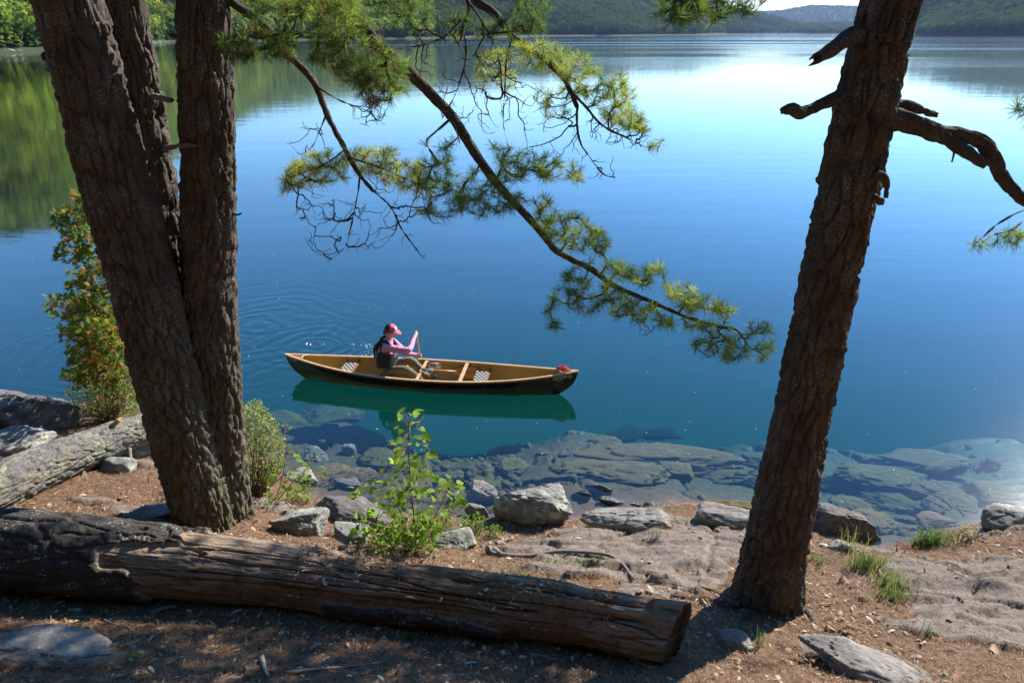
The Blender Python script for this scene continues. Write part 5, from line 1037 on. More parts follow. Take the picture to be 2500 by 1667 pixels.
def foot_brace():
    mb = MB(); R = np.column_stack((C_U, C_N, (0, 0, 1)))
    for y in (.12, -.06): add_tube(mb, [PL(1042 if y > 0 else 1029, 888 if y > 0 else 902, y), PL(1068 if y > 0 else 1057, 889 if y > 0 else 904, y)], .022, 10)
    fb = mb.build('foot_brace', BLUEPAD, CANOE)
    for y in (.12, -.06):
        mb = MB(); a, b_ = PL(1044 if y > 0 else 1031, 889 if y > 0 else 903, y), PL(1070 if y > 0 else 1058, 888 if y > 0 else 903, y); add_tube(mb, [a, a + C_U * .04 - (0, 0, .07), b_ - C_U * .05 - (0, 0, .08), b_], .006, 5); mb.build('brace_strut', ALU, fb)
foot_brace()
def decal(px0, py0, px1, py1, side_lat, z, name='inner_sticker'):
    s_ = loc(PL(px0, py0, .35))[0] / (C_L / 2)
    for (x, zz, w, h) in ((s_ * C_L / 2, .20, .10, .055), (s_ * C_L / 2, .265, .10, .022)):
        ph = np.linspace(.1, 1.57, 60); hp = hull(np.full(60, x / (C_L / 2)), ph, 1); k = int(np.argmin(np.abs(hp[:, 2] - zz))); k = min(max(k, 1), 58); tz = hp[k + 1] - hp[k - 1]; tz /= np.linalg.norm(tz); o = hp[k] - np.array((0, .016, 0))
        mb = MB(); V = [o + np.array((a * w / 2, 0, 0)) + tz * b_ * h / 2 for a, b_ in ((-1, -1), (1, -1), (1, 1), (-1, 1))]; V2 = [v - np.array((0, .003, 0)) for v in V]; mb.add(cw(V + V2), [(0, 1, 2, 3), (7, 6, 5, 4), (0, 4, 5, 1), (1, 5, 6, 2), (2, 6, 7, 3), (3, 7, 4, 0)]); mb.build(name, PAINT, CANOE, smooth=False)
decal(1070, 895, 0, 0, 0, 0)
def lettering(text, s0, s1, zc, height, name='lettering'):
    """flat print that follows the near side of the hull, letter by letter"""
    cu = bpy.data.curves.new(name, 'FONT'); cu.body = text; cu.size = 1.0; cu.align_x = 'LEFT'; cu.resolution_u = 3; tmp = bpy.data.objects.new(name, cu); COL.objects.link(tmp); dg = bpy.context.evaluated_depsgraph_get(); me = bpy.data.meshes.new_from_object(tmp.evaluated_get(dg)); bpy.data.objects.remove(tmp)
    V = np.zeros(len(me.vertices) * 3, np.float32); me.vertices.foreach_get('co', V); V = V.reshape(-1, 3).astype(float); u = (V[:, 0] - V[:, 0].min()) / np.ptp(V[:, 0]); w = V[:, 1] / .72
    s_ = s0 + (s1 - s0) * u; ph = np.linspace(.5, 1.57, 80); out = np.zeros_like(V)
    for i in range(len(V)):
        hp = hull(np.full(80, s_[i]), ph, -1); zz = zc + (w[i] - .5) * height + (sheer(s_[i]) - sheer((s0 + s1) / 2)); y = np.interp(zz, hp[:, 2], hp[:, 1]); x = np.interp(zz, hp[:, 2], hp[:, 0]); out[i] = (x, y - .004, zz)
    me.vertices.foreach_set('co', cw(out).astype(np.float32).ravel()); me.update(); me.materials.clear(); return link(name, me, PAINT, CANOE)
lettering('NORTHSTAR', .845, .935, .355, .06); lettering('- CANOES -', .868, .918, .305, .022); lettering('POLARIS', -.972, -.918, .385, .036)
def compass():
    mb = MB(); s_, zc = .952, .372; ph = np.linspace(.5, 1.57, 80); hp = hull(np.full(80, s_), ph, -1); y = np.interp(zc, hp[:, 2], hp[:, 1]); c = np.array((np.interp(zc, hp[:, 2], hp[:, 0]), y - .007, zc)); tx = np.array((1, .12, .05)); tx /= np.linalg.norm(tx); tz = np.array((0, -.12, 1.0))
    a = np.arange(16) * math.pi / 8; R1, R2 = .028, .019; V = [c + tx * math.cos(q) * R1 + tz * math.sin(q) * R1 for q in a] + [c + tx * math.cos(q) * R2 + tz * math.sin(q) * R2 for q in a]; mb.add(cw(V), [(i, (i + 1) % 16, 16 + (i + 1) % 16, 16 + i) for i in range(16)])
    for q in range(4): d = tx * math.cos(q * math.pi / 2) + tz * math.sin(q * math.pi / 2); n_ = tx * -math.sin(q * math.pi / 2) + tz * math.cos(q * math.pi / 2); mb.add(cw([c + d * .022 + n_ * .01, c + d * .022 - n_ * .01, c + d * .05]), [(0, 1, 2)])
    mb.build('star_emblem', PAINT, CANOE, smooth=False)
compass()
def rope_bundle():
    rg = np.random.default_rng(33); mb = MB(); s_ = .90; c = np.array((s_ * C_L / 2, 0, float(sheer(s_)) + .02)); RED = plain('red_cord', (.62, .06, .07), .6); root = None
    for k in range(9):
        a = np.linspace(0, 6.283, 14); r1, r2 = rg.uniform(.05, .11), rg.uniform(.02, .05); o = rg.normal(0, .015, 3); ti = rg.uniform(-.5, .5); P_ = np.stack((np.cos(a) * r1 + o[0] + rg.uniform(-.03, .03), np.sin(a) * r2 + o[1], .012 + .012 * k * .5 + np.abs(np.sin(a)) * .03 * abs(ti) + .02 * np.cos(a) * ti), 1); add_tube(mb, cw(c + P_), .0065, 5)
    add_tube(mb, cw(c + np.array([(-.12, 0, .0), (-.1, .02, .04), (-.06, .01, .07), (-.03, -.02, .03), (.02, .0, .04)])), .0065, 5)
    add_tube(mb, cw(c + np.array([(.0, 0, .05), (.03, .02, .10), (.07, .0, .09), (.1, -.01, .03), (.14, 0, .012)])), .0065, 5)
    o = mb.build('cord_bundle', RED, None); tag(o, 'red cord bundle tied on the canoe bow deck', 'cord')
rope_bundle()
# ------------------------------------------------------------------ paddles
def paddle(label, grip, tip, face_n, blade_len=.5, blade_w=.2):
    grip, tip = np.array(grip, float), np.array(tip, float); d = tip - grip; L = np.linalg.norm(d); d /= L; s = np.cross(d, face_n); s /= np.linalg.norm(s); n = np.cross(s, d); root = empty('paddle', grip); tag(root, label, 'paddle')
    mb = MB(); add_tube(mb, [grip, grip + d * (L - blade_len * .75)], .0145, 10); mb.build('shaft', PADDLEW, root)
    mb = MB(); add_tube(mb, [grip - s * .05, grip - s * .02 - d * .012, grip + s * .02 - d * .012, grip + s * .05], [.013, .018, .018, .013], 8); mb.build('grip', PADDLEW, root)
    mb = MB(); k = 18; V = []
    for i in range(k):
        f = i / (k - 1); w = blade_w / 2 * (np.interp(f, [0, .12, .35, .6, .85, .96, 1], [.1, .35, .85, 1, .95, .75, .3])); c = grip + d * (L - blade_len + blade_len * f)
        for y in np.linspace(-1, 1, 7): V.append(c + s * w * y + n * .008 * (1 - y * y) * (1.4 - f))
    V = np.array(V); mb.add(V, grid_faces(7, k)); V2 = V - n * .006 - n * .008 * 1.2 * (1 - np.tile(np.linspace(-1, 1, 7), k)[:, None] ** 2); mb.add(V2, grid_faces(7, k)[:, ::-1]); bl = mb.build('blade', PADDLEW, root)
    mb = MB(); c = grip + d * (L - blade_len * .4); add_tube(mb, [c - d * .18 + n * .012, c + d * .18 + n * .010], .007, 6); mb.build('blade_spine', CHERRY, bl)
GRIP, LOWH = PL(1015, 812, .34), PL(1025, 868, .47)
_d = (LOWH - GRIP) / np.linalg.norm(LOWH - GRIP)
paddle('amber wooden paddle held upright by the paddler', GRIP + _d * .012, GRIP + _d * 1.38, C_U)
paddle('amber wooden spare paddle lying inside the canoe', cw(np.array((-.42, .17, .235))), cw(np.array((.86, .26, .17))), np.array((0, -.75, .66)), .52, .21)
# ------------------------------------------------------------------ paddler
SKINM = plain('skin', (.58, .34, .23), .5); SHIRT = plain('pink_shirt', (.80, .36, .53), .8, .2, .1, folds=.9); TROUSER = plain('khaki_trousers', (.22, .20, .145), .85, .2, folds=1.0); SHOE = plain('dark_shoe', (.05, .05, .06), .7); HAIRM = plain('brown_hair', (.09, .05, .03), .6); NAVY = plain('navy_cloth', (.022, .022, .04), .8); CAPP = plain('coral_cloth', (.66, .13, .17), .8); VESTG = plain('slate_nylon', (.115, .13, .165), .55, folds=.6); VESTB = plain('black_nylon', (.018, .018, .02), .7)
def make_person():
    K = {}
    def k(n, p, r): K[n] = (np.array(p, float), r)
    hip = PL(944, 896, 0.0); hip[2] = .335; fwd, lat, up = C_U, C_N, np.array((0, 0, 1.0))
    def at(f, l, u): return hip + fwd * f + lat * l + up * u
    k('pelvis', at(0, 0, 0), (.15, .12)); k('belly', at(.015, 0, .14), (.155, .125)); k('chest', at(.03, 0, .32), (.17, .13)); k('upper', at(.045, 0, .44), (.145, .10)); k('neck', at(.075, 0, .53), (.052, .052)); k('jaw', at(.105, 0, .60), (.062, .066)); k('head', at(.115, 0, .675), (.080, .095)); k('crown', at(.10, 0, .74), (.07, .08))
    sr = at(.05, -.165, .43); sl = at(.07, .165, .42); hr = GRIP + _d * .015; hl = LOWH
    er = PL(1000, 856, -.16); el = (sl + hl) / 2 + np.array((0, 0, -.11)) + lat * .02
    k('sh_r', sr, (.082, .078)); k('el_r', er, (.058, .058)); k('wr_r', hr + (er - hr) / np.linalg.norm(er - hr) * .085, (.030, .034)); k('pa_r', hr + (er - hr) / np.linalg.norm(er - hr) * .03, (.044, .028))
    k('sh_l', sl, (.08, .076)); k('el_l', el, (.056, .056)); k('wr_l', hl + (el - hl) / np.linalg.norm(el - hl) * .085, (.030, .034)); k('pa_l', hl + (el - hl) / np.linalg.norm(el - hl) * .03, (.036, .022))
    for s_, n_ in ((-1, 'r'), (1, 'l')):
        k('hip_' + n_, at(.06, s_ * .1, -.03), (.095, .09)); k('kn_' + n_, at(.42, s_ * (.17 if s_ < 0 else .13), .06 if s_ < 0 else .1), (.068, .066)); k('an_' + n_, at(.72, s_ * .12, -.24), (.042, .042)); k('to_' + n_, at(.86, s_ * .12, -.2), (.034, .03))
    E = [('pelvis', 'belly'), ('belly', 'chest'), ('chest', 'upper'), ('upper', 'neck'), ('neck', 'jaw'), ('jaw', 'head'), ('head', 'crown')]
    for n_ in 'rl': E += [('upper', 'sh_' + n_), ('sh_' + n_, 'el_' + n_), ('el_' + n_, 'wr_' + n_), ('wr_' + n_, 'pa_' + n_), ('pelvis', 'hip_' + n_), ('hip_' + n_, 'kn_' + n_), ('kn_' + n_, 'an_' + n_), ('an_' + n_, 'to_' + n_)]
    # five fingers wrapped round the shaft
    for n_, hp, fro in (('r', hr, er), ('l', hl, el)):
        ax = _d if n_ == 'l' else np.cross(_d, C_U); ax = ax / np.linalg.norm(ax); inn = (hp - fro); inn -= ax * inn.dot(ax); inn /= np.linalg.norm(inn); sd = np.cross(ax, inn); pa = K['pa_' + n_][0]
        for q in range(4):
            o = ax * (q - 1.5) * .019; ln = (.9, 1.05, 1.0, .8)[q]
            k('f%s%da' % (n_, q), hp + o + sd * .028 - inn * .006, .0095); k('f%s%db' % (n_, q), hp + o + sd * .022 + inn * .024 * ln, .009); k('f%s%dc' % (n_, q), hp + o - sd * .012 + inn * .026 * ln, .0078)
            E += [('pa_' + n_, 'f%s%da' % (n_, q)), ('f%s%da' % (n_, q), 'f%s%db' % (n_, q)), ('f%s%db' % (n_, q), 'f%s%dc' % (n_, q))]
        k('t%sa' % n_, pa + ax * -.03 - sd * .015, .011); k('t%sb' % n_, hp - ax * .036 - sd * .024 + inn * .012, .009); E += [('pa_' + n_, 't%sa' % n_), ('t%sa' % n_, 't%sb' % n_)]
    names = list(K); idx = {n: i for i, n in enumerate(names)}; me = bpy.data.meshes.new('person'); me.from_pydata([tuple(K[n][0] - hip) for n in names], [(idx[a], idx[b]) for a, b in E], [])
    o = bpy.data.objects.new('person', me); COL.objects.link(o); md = o.modifiers.new('skin', 'SKIN'); md.use_smooth_shade = True; md.branch_smoothing = .4
    for i, n in enumerate(names):
        r = K[n][1]; me.skin_vertices[0].data[i].radius = r if isinstance(r, tuple) else (r, r); me.skin_vertices[0].data[i].use_root = (n == 'pelvis')
    ss = o.modifiers.new('sub', 'SUBSURF'); ss.levels = 2; ss.render_levels = 2
    dg = bpy.context.evaluated_depsgraph_get(); body = bpy.data.meshes.new_from_object(o.evaluated_get(dg)); bpy.data.objects.remove(o)
    seg_m = []
    for a, b in E:
        if a[0] in 'ft' and a not in ('to_r', 'to_l') or b[:2] in ('fr', 'fl', 'tr', 'tl') or b[:2] == 'pa': m = 0
        elif a in ('neck', 'jaw', 'head'): m = 0
        elif b == 'neck': m = 1
        elif b[:3] in ('hip', 'kn_', 'an_'): m = 2
        elif b[:2] == 'to': m = 3
        else: m = 1
        seg_m.append((K[a][0] - hip, K[b][0] - hip, m, (K[a][1][0] if isinstance(K[a][1], tuple) else K[a][1])))
    nf = len(body.polygons); C = np.zeros(nf * 3, np.float32); body.polygons.foreach_get('center', C); C = C.reshape(-1, 3); best = np.full(nf, 9.0); mi = np.zeros(nf, int)
    for a, b, m, r in seg_m:
        ab = b - a; u = np.clip(((C - a) @ ab) / (ab @ ab), 0, 1); d = np.linalg.norm(C - (a + u[:, None] * ab), axis=1) - r; w = d < best; best = np.where(w, d, best); mi = np.where(w, m, mi)
    low = (C[:, 2] < .05) & (mi == 1); mi[low & (C @ fwd.astype(np.float32) < .3)] = 2
    rel = C - (K['head'][0] - hip); ax_d = np.linalg.norm(rel - np.outer(rel @ up, up), axis=1); mi[(C[:, 2] > .535) & (ax_d < .15)] = 0
    body.materials.clear()
    for m in (SKINM, SHIRT, TROUSER, SHOE): body.materials.append(m)
    body.polygons.foreach_set('material_index', mi.astype(np.int32)); body.polygons.foreach_set('use_smooth', np.ones(nf, bool)); body.update()
    po = bpy.data.objects.new('person', body); COL.objects.link(po); po.location = hip; tag(po, 'person in a pink shirt, dark vest and cap paddling the canoe', 'person')
    hd = K['head'][0]; F2 = np.column_stack((fwd, lat, up)); tilt = np.array(Matrix.Rotation(.16, 3, Vector(lat))); H = tilt @ F2
    def hp(f, l, u): return hd + H @ np.array((f, l, u))
    def ell(mb, c, r, mi=0, lv=2, B=H): V, F = ico(lv); mb.add((V * np.array(r)) @ B.T + c, F, mi)
    mb = MB(); ell(mb, hp(-.02, 0, .018), (.088, .083, .092), 0, 3); ell(mb, hp(-.095, 0, -.05), (.03, .035, .04)); mb.build('hair', HAIRM, po)
    mb = MB(); ell(mb, hp(.098, 0, -.02), (.016, .011, .018)); mb.build('nose', SKINM, po)
    for l in (-1, 1):
        mb = MB(); ell(mb, hp(.083, l * .032, .008), (.008, .011, .007)); mb.build('eye', VESTB, po); mb = MB(); ell(mb, hp(.0, l * .08, -.015), (.018, .01, .028)); mb.build('ear', SKINM, po)
    mb = MB(); ell(mb, hp(.086, 0, -.058), (.008, .02, .006)); mb.build('mouth', CAPP, po)
    cap = MB(); n1, n2 = 24, 9; V = []
    for j in range(n2):
        e = j / (n2 - 1) * math.pi / 2
        for i in range(n1): a = i / n1 * 2 * math.pi; V.append(hp(.004 + math.cos(a) * .105 * math.cos(e), math.sin(a) * .092 * math.cos(e), .035 + math.sin(e) * .092))
    Fq = grid_faces(n1, n2, True); fa = (np.arange(len(Fq)) % n1 + .5) / n1 * 2 * math.pi; front = np.cos(fa) > .05; cap.add(V, Fq[~front], 0); cap.f.append(Fq[front]); cap.m.append(np.ones(front.sum(), int))
    V = [];
    for j in range(5):
        for i in range(9): a = (i / 8 - .5) * 2.3; r = 1 + .82 * j / 4 * math.cos(a * .68); V.append(hp(.004 + math.cos(a) * .105 * r, math.sin(a) * .095 * (1 + .12 * j / 4), .042 - .055 * (j / 4) ** 1.3 * math.cos(a)))
    V = np.array(V); cap.add(V, grid_faces(9, 5), 1); cap.add(V - H @ np.array((0, 0, .006)), grid_faces(9, 5)[:, ::-1], 1); co = cap.build('cap', [NAVY, CAPP], po)
    mb = MB(); c = hp(.098, -.035, .085); nrm = H @ np.array((.85, -.35, .4)); B = basis(np.cross(np.array((0, 0, 1.0)), nrm), nrm); V = np.array([(x * .024, y * .005, z * .02) for x in (-1, 1) for y in (-1, 1) for z in (-1, 1)]); nn = nrm / np.linalg.norm(nrm); ex = np.cross((0, 0, 1.0), nn); ex /= np.linalg.norm(ex); ez = np.cross(nn, ex); V = np.array([c + ex * x * .026 + ez * z * .022 + nn * y * .006 for x in (-1, 1) for y in (-1, 1) for z in (-1, 1)])
    mb.add(V, [(0, 1, 3, 2), (4, 6, 7, 5), (0, 4, 5, 1), (2, 3, 7, 6), (0, 2, 6, 4), (1, 5, 7, 3)]); mb.build('cap_patch', PAINT, co, smooth=False)
    # life vest: a body tube with shoulder straps
    mb = MB(); rows, n1 = [(.05, .0, .190, .165), (.09, .005, .208, .185), (.20, .02, .214, .192), (.27, .03, .214, .192), (.32, .035, .198, .182)], 32; V = []
    for u_, f_, b_, a_ in rows:
        for i in range(n1): a = i / n1 * 2 * math.pi; ca, sa = math.cos(a), math.sin(a); e = .72; V.append(at(f_ + a_ * math.copysign(abs(ca) ** e, ca), b_ * math.copysign(abs(sa) ** e, sa), u_ + .05 * max(0, -ca) * (u_ > .3)))
    Fq = grid_faces(n1, len(rows), True); fa = (np.arange(len(Fq)) % n1 + .5) / n1 * 2 * math.pi; blk = np.abs(np.sin(fa)) > .8; mb.add(V, Fq[~blk], 0); mb.f.append(Fq[blk]); mb.m.append(np.ones(blk.sum(), int)); vo = mb.build('life_vest', [VESTG, VESTB], po)
    for s_ in (-1, 1):
        mb = MB(); add_tube(mb, catmull([at(-.115, s_ * .10, .36), at(-.09, s_ * .11, .46), at(.02, s_ * .105, .525), at(.12, s_ * .10, .46), at(.185, s_ * .09, .34)], 16), .028, 8); mb.build('shoulder_strap', VESTB, vo)
    mb = MB(); pts = [at(-.13, y, .38 + .02 * (1 - (y / .1) ** 2)) for y in np.linspace(-.1, .1, 5)]; V = [p for p in pts] + [p - up * .2 for p in pts]; mb.add(V, grid_faces(5, 2)); V2 = [v - fwd * .05 for v in V]; mb.add(V2, grid_faces(5, 2)); mb.add([V[0], V[4], V2[4], V2[0]], [(0, 1, 2, 3)]); mb.add([V[0], V2[0], V2[5], V[5]], [(0, 1, 2, 3)]); mb.add([V[4], V2[4], V2[9], V[9]], [(0, 1, 2, 3)]); mb.build('vest_back', VESTB, vo)
    mb = MB(); add_tube(mb, [at(.005 + .155 * math.cos(a), .178 * math.sin(a), .055) for a in np.linspace(0, 2 * math.pi, 25)], .014, 6); mb.build('waist_strap', VESTB, vo)
make_person()
def specks():
    rg = np.random.default_rng(44); mb = MB(); V0, F0 = ico(1)
    for px, py, n, sp_, r in [(751, 840, 5, 5, .02), (863, 841, 3, 4, .012), (896, 840, 8, 9, .012), (914, 844, 7, 8, .014), (922, 854, 6, 7, .012), (894, 866, 6, 10, .012), (880, 858, 8, 16, .008), (790, 842, 3, 5, .008)]:
        for k in range(n): p = PZ(px + rg.normal(0, sp_), py + rg.normal(0, sp_ * .4), .004); mb.add(V0 * r * rg.uniform(.5, 1.2) * (1, 1, .6) + p, F0)
    o = mb.build('splash_foam', plain('foam', (.85, .87, .88), .4), None); tag(o, 'white splash bubbles left by the paddle stroke', 'foam', kind='stuff')
    mb = MB()
    for k in range(120):
        px, py = (rg.uniform(0, 2500), rg.uniform(560, 1150)) if k < 110 else (rg.uniform(1900, 2500), rg.uniform(720, 1240)); p = PZ(px, py, .003); mb.add(V0 * rg.uniform(.006, .013) * (1, 1, .4) + p, F0)  # the white specks double as painted sun sparkles
    o = mb.build('fluff_and_sparkle', MAT['foam'], None); tag(o, 'white seed fluff on the lake, doubling as painted sun sparkles', 'fluff', kind='stuff')
specks()
# ------------------------------------------------------------------ forest litter
t = NT('dry_litter'); a = t.attr('tone'); LITTER = t.done(t.principled(t.ramp(a, (0, (.05, .03, .02)), (.3, (.14, .075, .04)), (.6, (.26, .15, .085)), (.85, (.40, .29, .19)), (1, (.50, .43, .34))), .85, None, .2))
def land_points(rg, n, x0=-5.6, x1=6.2, y0=2.7, y1=7.8):
    x, y = rg.uniform(x0, x1, n), rg.uniform(y0, y1, n); z = G(x, y); px, py = project(np.stack((x, y, z), 1)); ok = (z > .03) & (px > -60) & (px < 2560) & (py < 1720) & (py > 1000); return x[ok], y[ok], z[ok]
def strips(rg, x, y, z, L, W, tone, lift=.006, tilt=.25, curl=0.0):
    n = len(x); a = rg.uniform(0, 6.283, n); e = rg.normal(0, tilt, n); d = np.stack((np.cos(a) * np.cos(e), np.sin(a) * np.cos(e), np.sin(e)), 1); s = np.stack((-np.sin(a), np.cos(a), rg.normal(0, .3, n)), 1); c = np.stack((x, y, z + lift + np.abs(np.sin(e)) * L * .5), 1)
    hL, hW = (L / 2)[:, None], (W / 2)[:, None]; up = np.array((0, 0, 1.0)) * (curl * L)[:, None] if curl else 0
    V = np.stack((c - d * hL - s * hW * .7, c + s * hW * -1 + up, c + d * hL - s * hW * .5, c + d * hL + s * hW * .6, c + s * hW + up, c - d * hL + s * hW * .8), 1).reshape(-1, 3); k = np.arange(n)[:, None] * 6
    return V, np.vstack((k + np.array([[0, 1, 4, 5]]), k + np.array([[1, 2, 3, 4]]))), np.repeat(tone, 6)
def litter():
    rg = np.random.default_rng(55); x, y, z = land_points(rg, 150000); m = rock_mask(x, y); keep = rg.random(len(x)) > m * .8; x, y, z = x[keep], y[keep], z[keep]; n = len(x)
    mb = MB(); mb.add(*[v for v in strips(rg, x, y, z, rg.uniform(.04, .10, n), rg.uniform(.0022, .0042, n), None, .005, .18)][:2], 0, np.repeat(np.clip(rg.normal(.52, .2, n), 0, 1), 6)); tag(mb.build('pine_needle_litter', LITTER, None, smooth=False), 'carpet of fallen rust-brown pine needles', 'needles', kind='stuff')
    x, y, z = land_points(rg, 17000); m = rock_mask(x, y); d = fbm(np.stack((x * 1.1, y * 1.1, 0 * x), 1), 3, 12); keep = (rg.random(len(x)) > m * .75) & (d + rg.uniform(-.4, .5, len(x)) > -.05); x, y, z = x[keep], y[keep], z[keep]; n = len(x); L = rg.gamma(2.0, .011, n) + .012
    V, F, T_ = strips(rg, x, y, z, L, L * rg.uniform(.2, .6, n), np.clip(rg.normal(.72, .26, n), 0, 1), .008, .3, .12); mb = MB(); mb.add(V, F, 0, T_); tag(mb.build('wood_chips', LITTER, None, smooth=False), 'bark flakes and wood chips strewn over the duff', 'wood chips', kind='stuff')
    # rotten crumbs along the top of the huge log
    mb = MB(); k = rg.integers(0, len(LOG_P), 2600); th = rg.normal(.1, .6, 2600); px, _ = project(LOG_P[k]); ok = (px > 700) & (px < 1500) & (fbm(np.stack((LOG_P[k, 0] * 2, th, 0 * th), 1), 2, 5) > -.1); k, th = k[ok], th[ok]
    T_, A_, B_ = frames(LOG_P); A_ = A_ * np.sign(A_[:, 2:3]); seg = LOG_V.shape[1]; top = np.array([LOG_V[i][np.argmin(np.abs(((LOG_V[i] - LOG_P[i]) @ np.cross(T_[i], A_[i])) / LOG_R[i] - math.sin(q)) + 3 * (((LOG_V[i] - LOG_P[i]) @ A_[i]) < 0))] for i, q in zip(k, th)]); n = len(top); L = rg.gamma(2, .009, n) + .008
    V, F, tt = strips(rg, top[:, 0], top[:, 1], top[:, 2], L, L * rg.uniform(.25, .6, n), np.clip(rg.normal(.55, .22, n), 0, 1), .004, .3, .1); mb.add(V, F, 0, tt); tag(mb.build('wood_crumbs', LITTER, None, smooth=False), 'crumbled orange rot lying on top of the huge log', 'wood crumbs', kind='stuff')
litter()
BARKCHIP = plain('bark_flake', (.24, .13, .08), .9); PALECHIP = plain('pale_chip', (.55, .44, .30), .8); GREYCHIP = plain('grey_stick', (.30, .26, .22), .9); DRYLEAF = plain('dry_leaf', (.42, .27, .17), .8)
def stick(label, pix, r, mat, seed, group='fallen sticks'):
    rg = np.random.default_rng(seed); P_ = [hit(px, py) + (0, 0, r + .004) for px, py in pix]; mb = MB(); add_tube(mb, catmull(np.array(P_) + rg.normal(0, .004, (len(P_), 3)), 20), np.linspace(r, r * .5, 20) * rg.uniform(.8, 1.2, 20), 7); o = mb.build('stick', mat, None); tag(o, label, 'stick', group)
stick('pale curved twig in front of the huge log', [(160, 1510), (235, 1508), (275, 1525), (318, 1535), (332, 1562)], .007, GREYCHIP, 1)
stick('long grey stick lying near the front edge', [(700, 1645), (780, 1640), (850, 1632), (930, 1622)], .012, GREYCHIP, 2)
stick('weathered root looping over the bedrock', [(1195, 1352), (1215, 1358), (1290, 1362), (1350, 1352), (1430, 1352), (1490, 1362), (1520, 1385), (1545, 1420)], .028, DEADWOOD, 3)
stick('thick knuckle of root end by the domed boulder', [(1190, 1352), (1205, 1350), (1222, 1358)], .045, DEADWOOD, 4)
stick('short grey driftwood piece on the duff', [(1212, 1332), (1232, 1325), (1252, 1322)], .028, DEADWOOD, 5)
stick('thin twig on the right slab', [(2338, 1458), (2350, 1468), (2366, 1498)], .008, DEADWOOD, 6)
stick('short dark stick lying on the right slab', [(2330, 1402), (2356, 1408)], .008, BARKCHIP, 7)
stick('grey splintered stick beside the log end', [(1296, 1598), (1330, 1603), (1356, 1616)], .013, GREYCHIP, 8)
stick('orange twig below the lone pine', [(1775, 1608), (1800, 1612), (1828, 1616)], .005, PALECHIP, 9)
stick('thin upright twig leaning by the log end', [(1714, 1470), (1722, 1492), (1718, 1528)], .005, GREYCHIP, 10)
stick('pale stick pointing at the front edge', [(640, 1612), (650, 1640), (655, 1655)], .018, PALECHIP, 11)
stick('dark twig beside the crack in the slab', [(1705, 1392), (1712, 1410), (1706, 1428)], .006, BARKCHIP, 12)
stick('broken grey branch in the shade under the log', [(370, 1500), (400, 1492), (430, 1485)], .022, DEADWOOD, 13)
def flake(label, px, py, L, W, mat, seed, cat='bark flake', rot=0.0, name='bark_flake', group='loose flakes on the ground'):
    rg = np.random.default_rng(seed); p = hit(px, py); mb = MB(); n = 9; a = np.arange(n) / n * 6.283; r = rg.uniform(.75, 1.15, n); ring = np.stack((np.cos(a) * r * L / 2, np.sin(a) * r * W / 2, .01 + .12 * W * np.cos(a * 2) + rg.uniform(0, .006, n)), 1); R = np.array(Matrix.Rotation(rot, 3, 'Z')); top = (ring + (0, 0, .008)) @ R.T + p; bot = ring @ R.T + p
    mb.add(np.vstack((top, bot, [p + (0, 0, .022)], [p + (0, 0, .002)])), [(i, (i + 1) % n, n + (i + 1) % n, n + i)[::-1] for i in range(n)]); mb.f.append(np.array([(i, (i + 1) % n, 2 * n) for i in range(n)] + [(n + (i + 1) % n, n + i, 2 * n + 1) for i in range(n)])); mb.m.append(np.zeros(2 * n, int)); o = mb.build(name, mat, None, smooth=False); tag(o, label, cat, group)
for k, (lb_, px, py, L, W, mt, r) in enumerate([('brown bark flake right of the lone pine', 2150, 1512, .12, .06, BARKCHIP, .2), ('long rusty bark strip under the lone pine', 2085, 1535, .15, .05, BARKCHIP, -.5), ('curled pinkish bark piece near the mossy slab', 2070, 1548, .1, .05, BARKCHIP, -.3), ('flat bark flake at the bottom right', 2340, 1655, .14, .08, BARKCHIP, .3), ('small dark bark flake by the grass', 2015, 1478, .13, .04, BARKCHIP, .0), ('pale chip lit by sun below the lone pine', 1806, 1635, .05, .028, PALECHIP, -.8), ('tan chip behind the log end', 1634, 1440, .05, .02, PALECHIP, .1), ('white-grey chip by the log end', 1657, 1438, .045, .016, PALECHIP, -.4), ('long pale chip lying in front of the huge log', 120, 1462, .17, .03, PALECHIP, .25), ('oval pale chip in the shade of the huge log', 185, 1492, .12, .035, PALECHIP, -.05), ('brown flake among the front needles', 425, 1612, .11, .04, BARKCHIP, .3)]):
    flake(lb_, px, py, L, W, mt, 700 + k, rot=r)
for k, (lb_, px, py) in enumerate([('crumpled dry leaf beside the faded grass', 2140, 1405), ('dry curled leaf at the slab edge', 2060, 1420), ('brown dry leaf under the lone pine', 2020, 1535), ('dry leaf caught on the surface root', 1725, 1475), ('dark dead leaf on the right slab', 2415, 1590)]):
    rg = np.random.default_rng(800 + k); p = hit(px, py); V, F = leaf_mesh(.11, .085); V[:, 2] += .035 * np.sin(V[:, 0] * 60) + .02; B = basis(rg.normal(size=3) * (1, 1, .2), np.array((0, -.2, 1.0)) + rg.normal(0, .3, 3)); mb = MB(); mb.add(V @ B.T + p, F); o = mb.build('dry_leaf', DRYLEAF, None); tag(o, lb_, 'dry leaf', 'dry leaves on the ground')
for k, (lb_, px, py) in enumerate([('yellow-green fallen needle tuft at the front edge', 322, 1612), ('fallen needle tuft in the shaded front corner', 195, 1535), ('fallen needle sprig in front of the huge log', 1000, 1560)]):
    rg = np.random.default_rng(820 + k); p = hit(px, py); mb = MB(); tuft(mb, p + (0, 0, .03), np.array((.3, -1, .1)), rg, 50, .10, .8 if k < 2 else .25, 0, .003); o = mb.build('needle_tuft', NEEDLE, None, smooth=False); tag(o, lb_, 'needle tuft', 'fallen needle tufts')
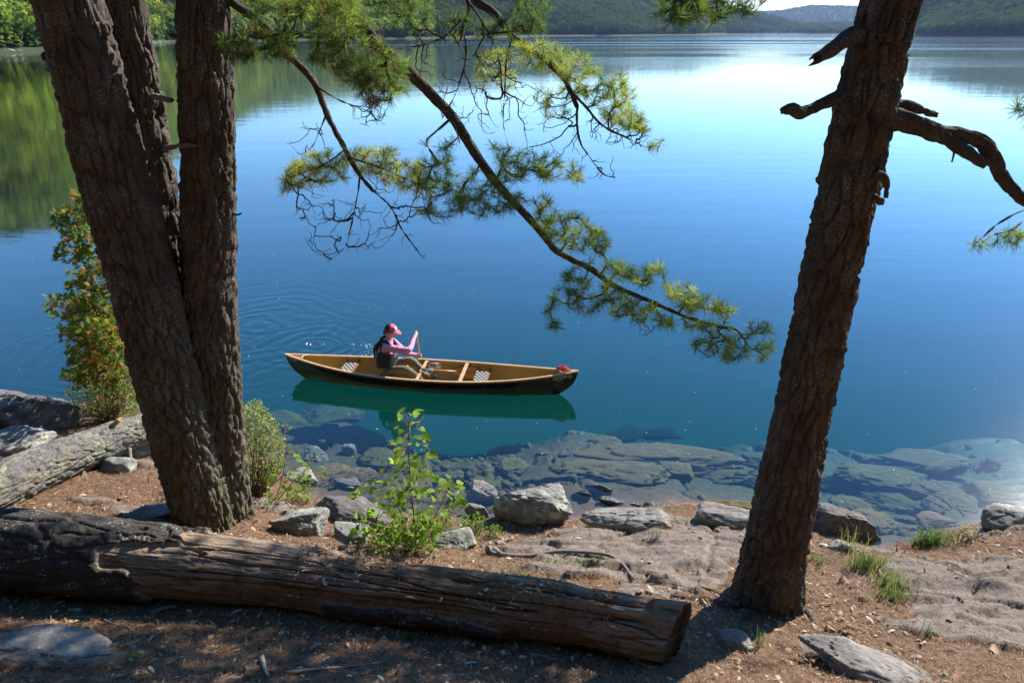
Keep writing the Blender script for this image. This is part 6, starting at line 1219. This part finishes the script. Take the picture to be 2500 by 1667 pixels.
def near_shore_trees():
    """the trees that can be told apart on the nearer wooded shore"""
    num_ = {}; rg = np.random.default_rng(66); labels = ['%s %s yellow-green conifer %s', '%s %s dark spruce %s', '%s %s rounded light tree %s']
    for k in range(34):
        px = rg.uniform(-60, 108) if k < 20 else rg.uniform(335, 432); az = math.degrees(math.atan((px - CX) / (F_PX / CP))); S = float(shore_r(np.array([az]))[0]); r = S + rg.uniform(1, 22) + (0 if k % 2 else rg.uniform(5, 30)); x, y = r * math.sin(math.radians(az)), r * math.cos(math.radians(az)); z = float(hill(np.array([az]), np.array([r]))[0]); kind = rg.integers(0, 3) if k % 4 else 0; zone_ = 'in the clump gap' if px > 300 else 'at the left edge' if px < 50 else 'beside the clump'; row_ = 'at the waterline' if r - S < 16 else 'set back'
        h = rg.uniform(8, 17); key_ = (kind, zone_, row_); num_[key_] = num_.get(key_, 0) + 1; lab_ = '%s %s, far bank %s, %s' % (('tall' if h > 12.5 else 'low'), ('yellow-green conifer', 'dark spruce', 'rounded light green tree')[kind], zone_, row_) + ('' if num_[key_] == 1 else ', %s there' % ('second', 'third', 'fourth', 'fifth', 'sixth', 'seventh')[num_[key_] - 2]); root = empty('shore_tree', (x, y, z)); tag(root, lab_, 'tree', 'trees on the nearer wooded shore')
        m = conifer_mb(h, h * rg.uniform(.14, .2), 22, 16, 900 + k, .08) if kind < 2 else broad_mb(h * .8, h * .24, 420, 900 + k); tone_off = .35 if kind == 0 else -.3
        m.a = [np.clip(a_ + tone_off, 0, 1) for a_ in m.a]; m.v = [v + (x, y, z) for v in m.v]; m.build('crown', BANK_CON if kind < 2 else BANK_BROAD, root, smooth=False); tb = MB(); add_tube(tb, [(x, y, z - .5), (x, y, z + h * .5)], [.2, .1], 6); tb.build('trunk', MAT['far_bark'], root)
    mb = MB(); V0, F0 = ico(2)
    for k in range(420):
        az = rg.uniform(-36, -19); S = float(shore_r(np.array([az]))[0]); r = S + rg.uniform(-2.5, 1.5); s = rg.uniform(.4, 1.3); V = V0 * (1 + .25 * fbm(V0 * 1.4 + k, 2, k))[:, None] * s * (1.3, 1, .6); mb.add(V + (r * math.sin(math.radians(az)), r * math.cos(math.radians(az)), rg.uniform(-.2, .3)), F0)
    tag(mb.build('far_shore_rocks', ST_GREY, None), 'pale rubble along the far waterline', 'rocks', kind='stuff')
near_shore_trees()
# ------------------------------------------------------------------ air over the lake
def haze():
    t = NT('thin_haze'); v = t.n('VolumePrincipled', None, Color=(.34, .50, .85), Density=.00007, Anisotropy=.3).outputs[0]; m = t.done(None, v); mb = MB(); box(mb, (0, 2900, 79), (9400, 6200, 176)); o = mb.build('haze', m, None, smooth=False); tag(o, 'thin blue haze over the lake', 'haze', kind='stuff')
haze()
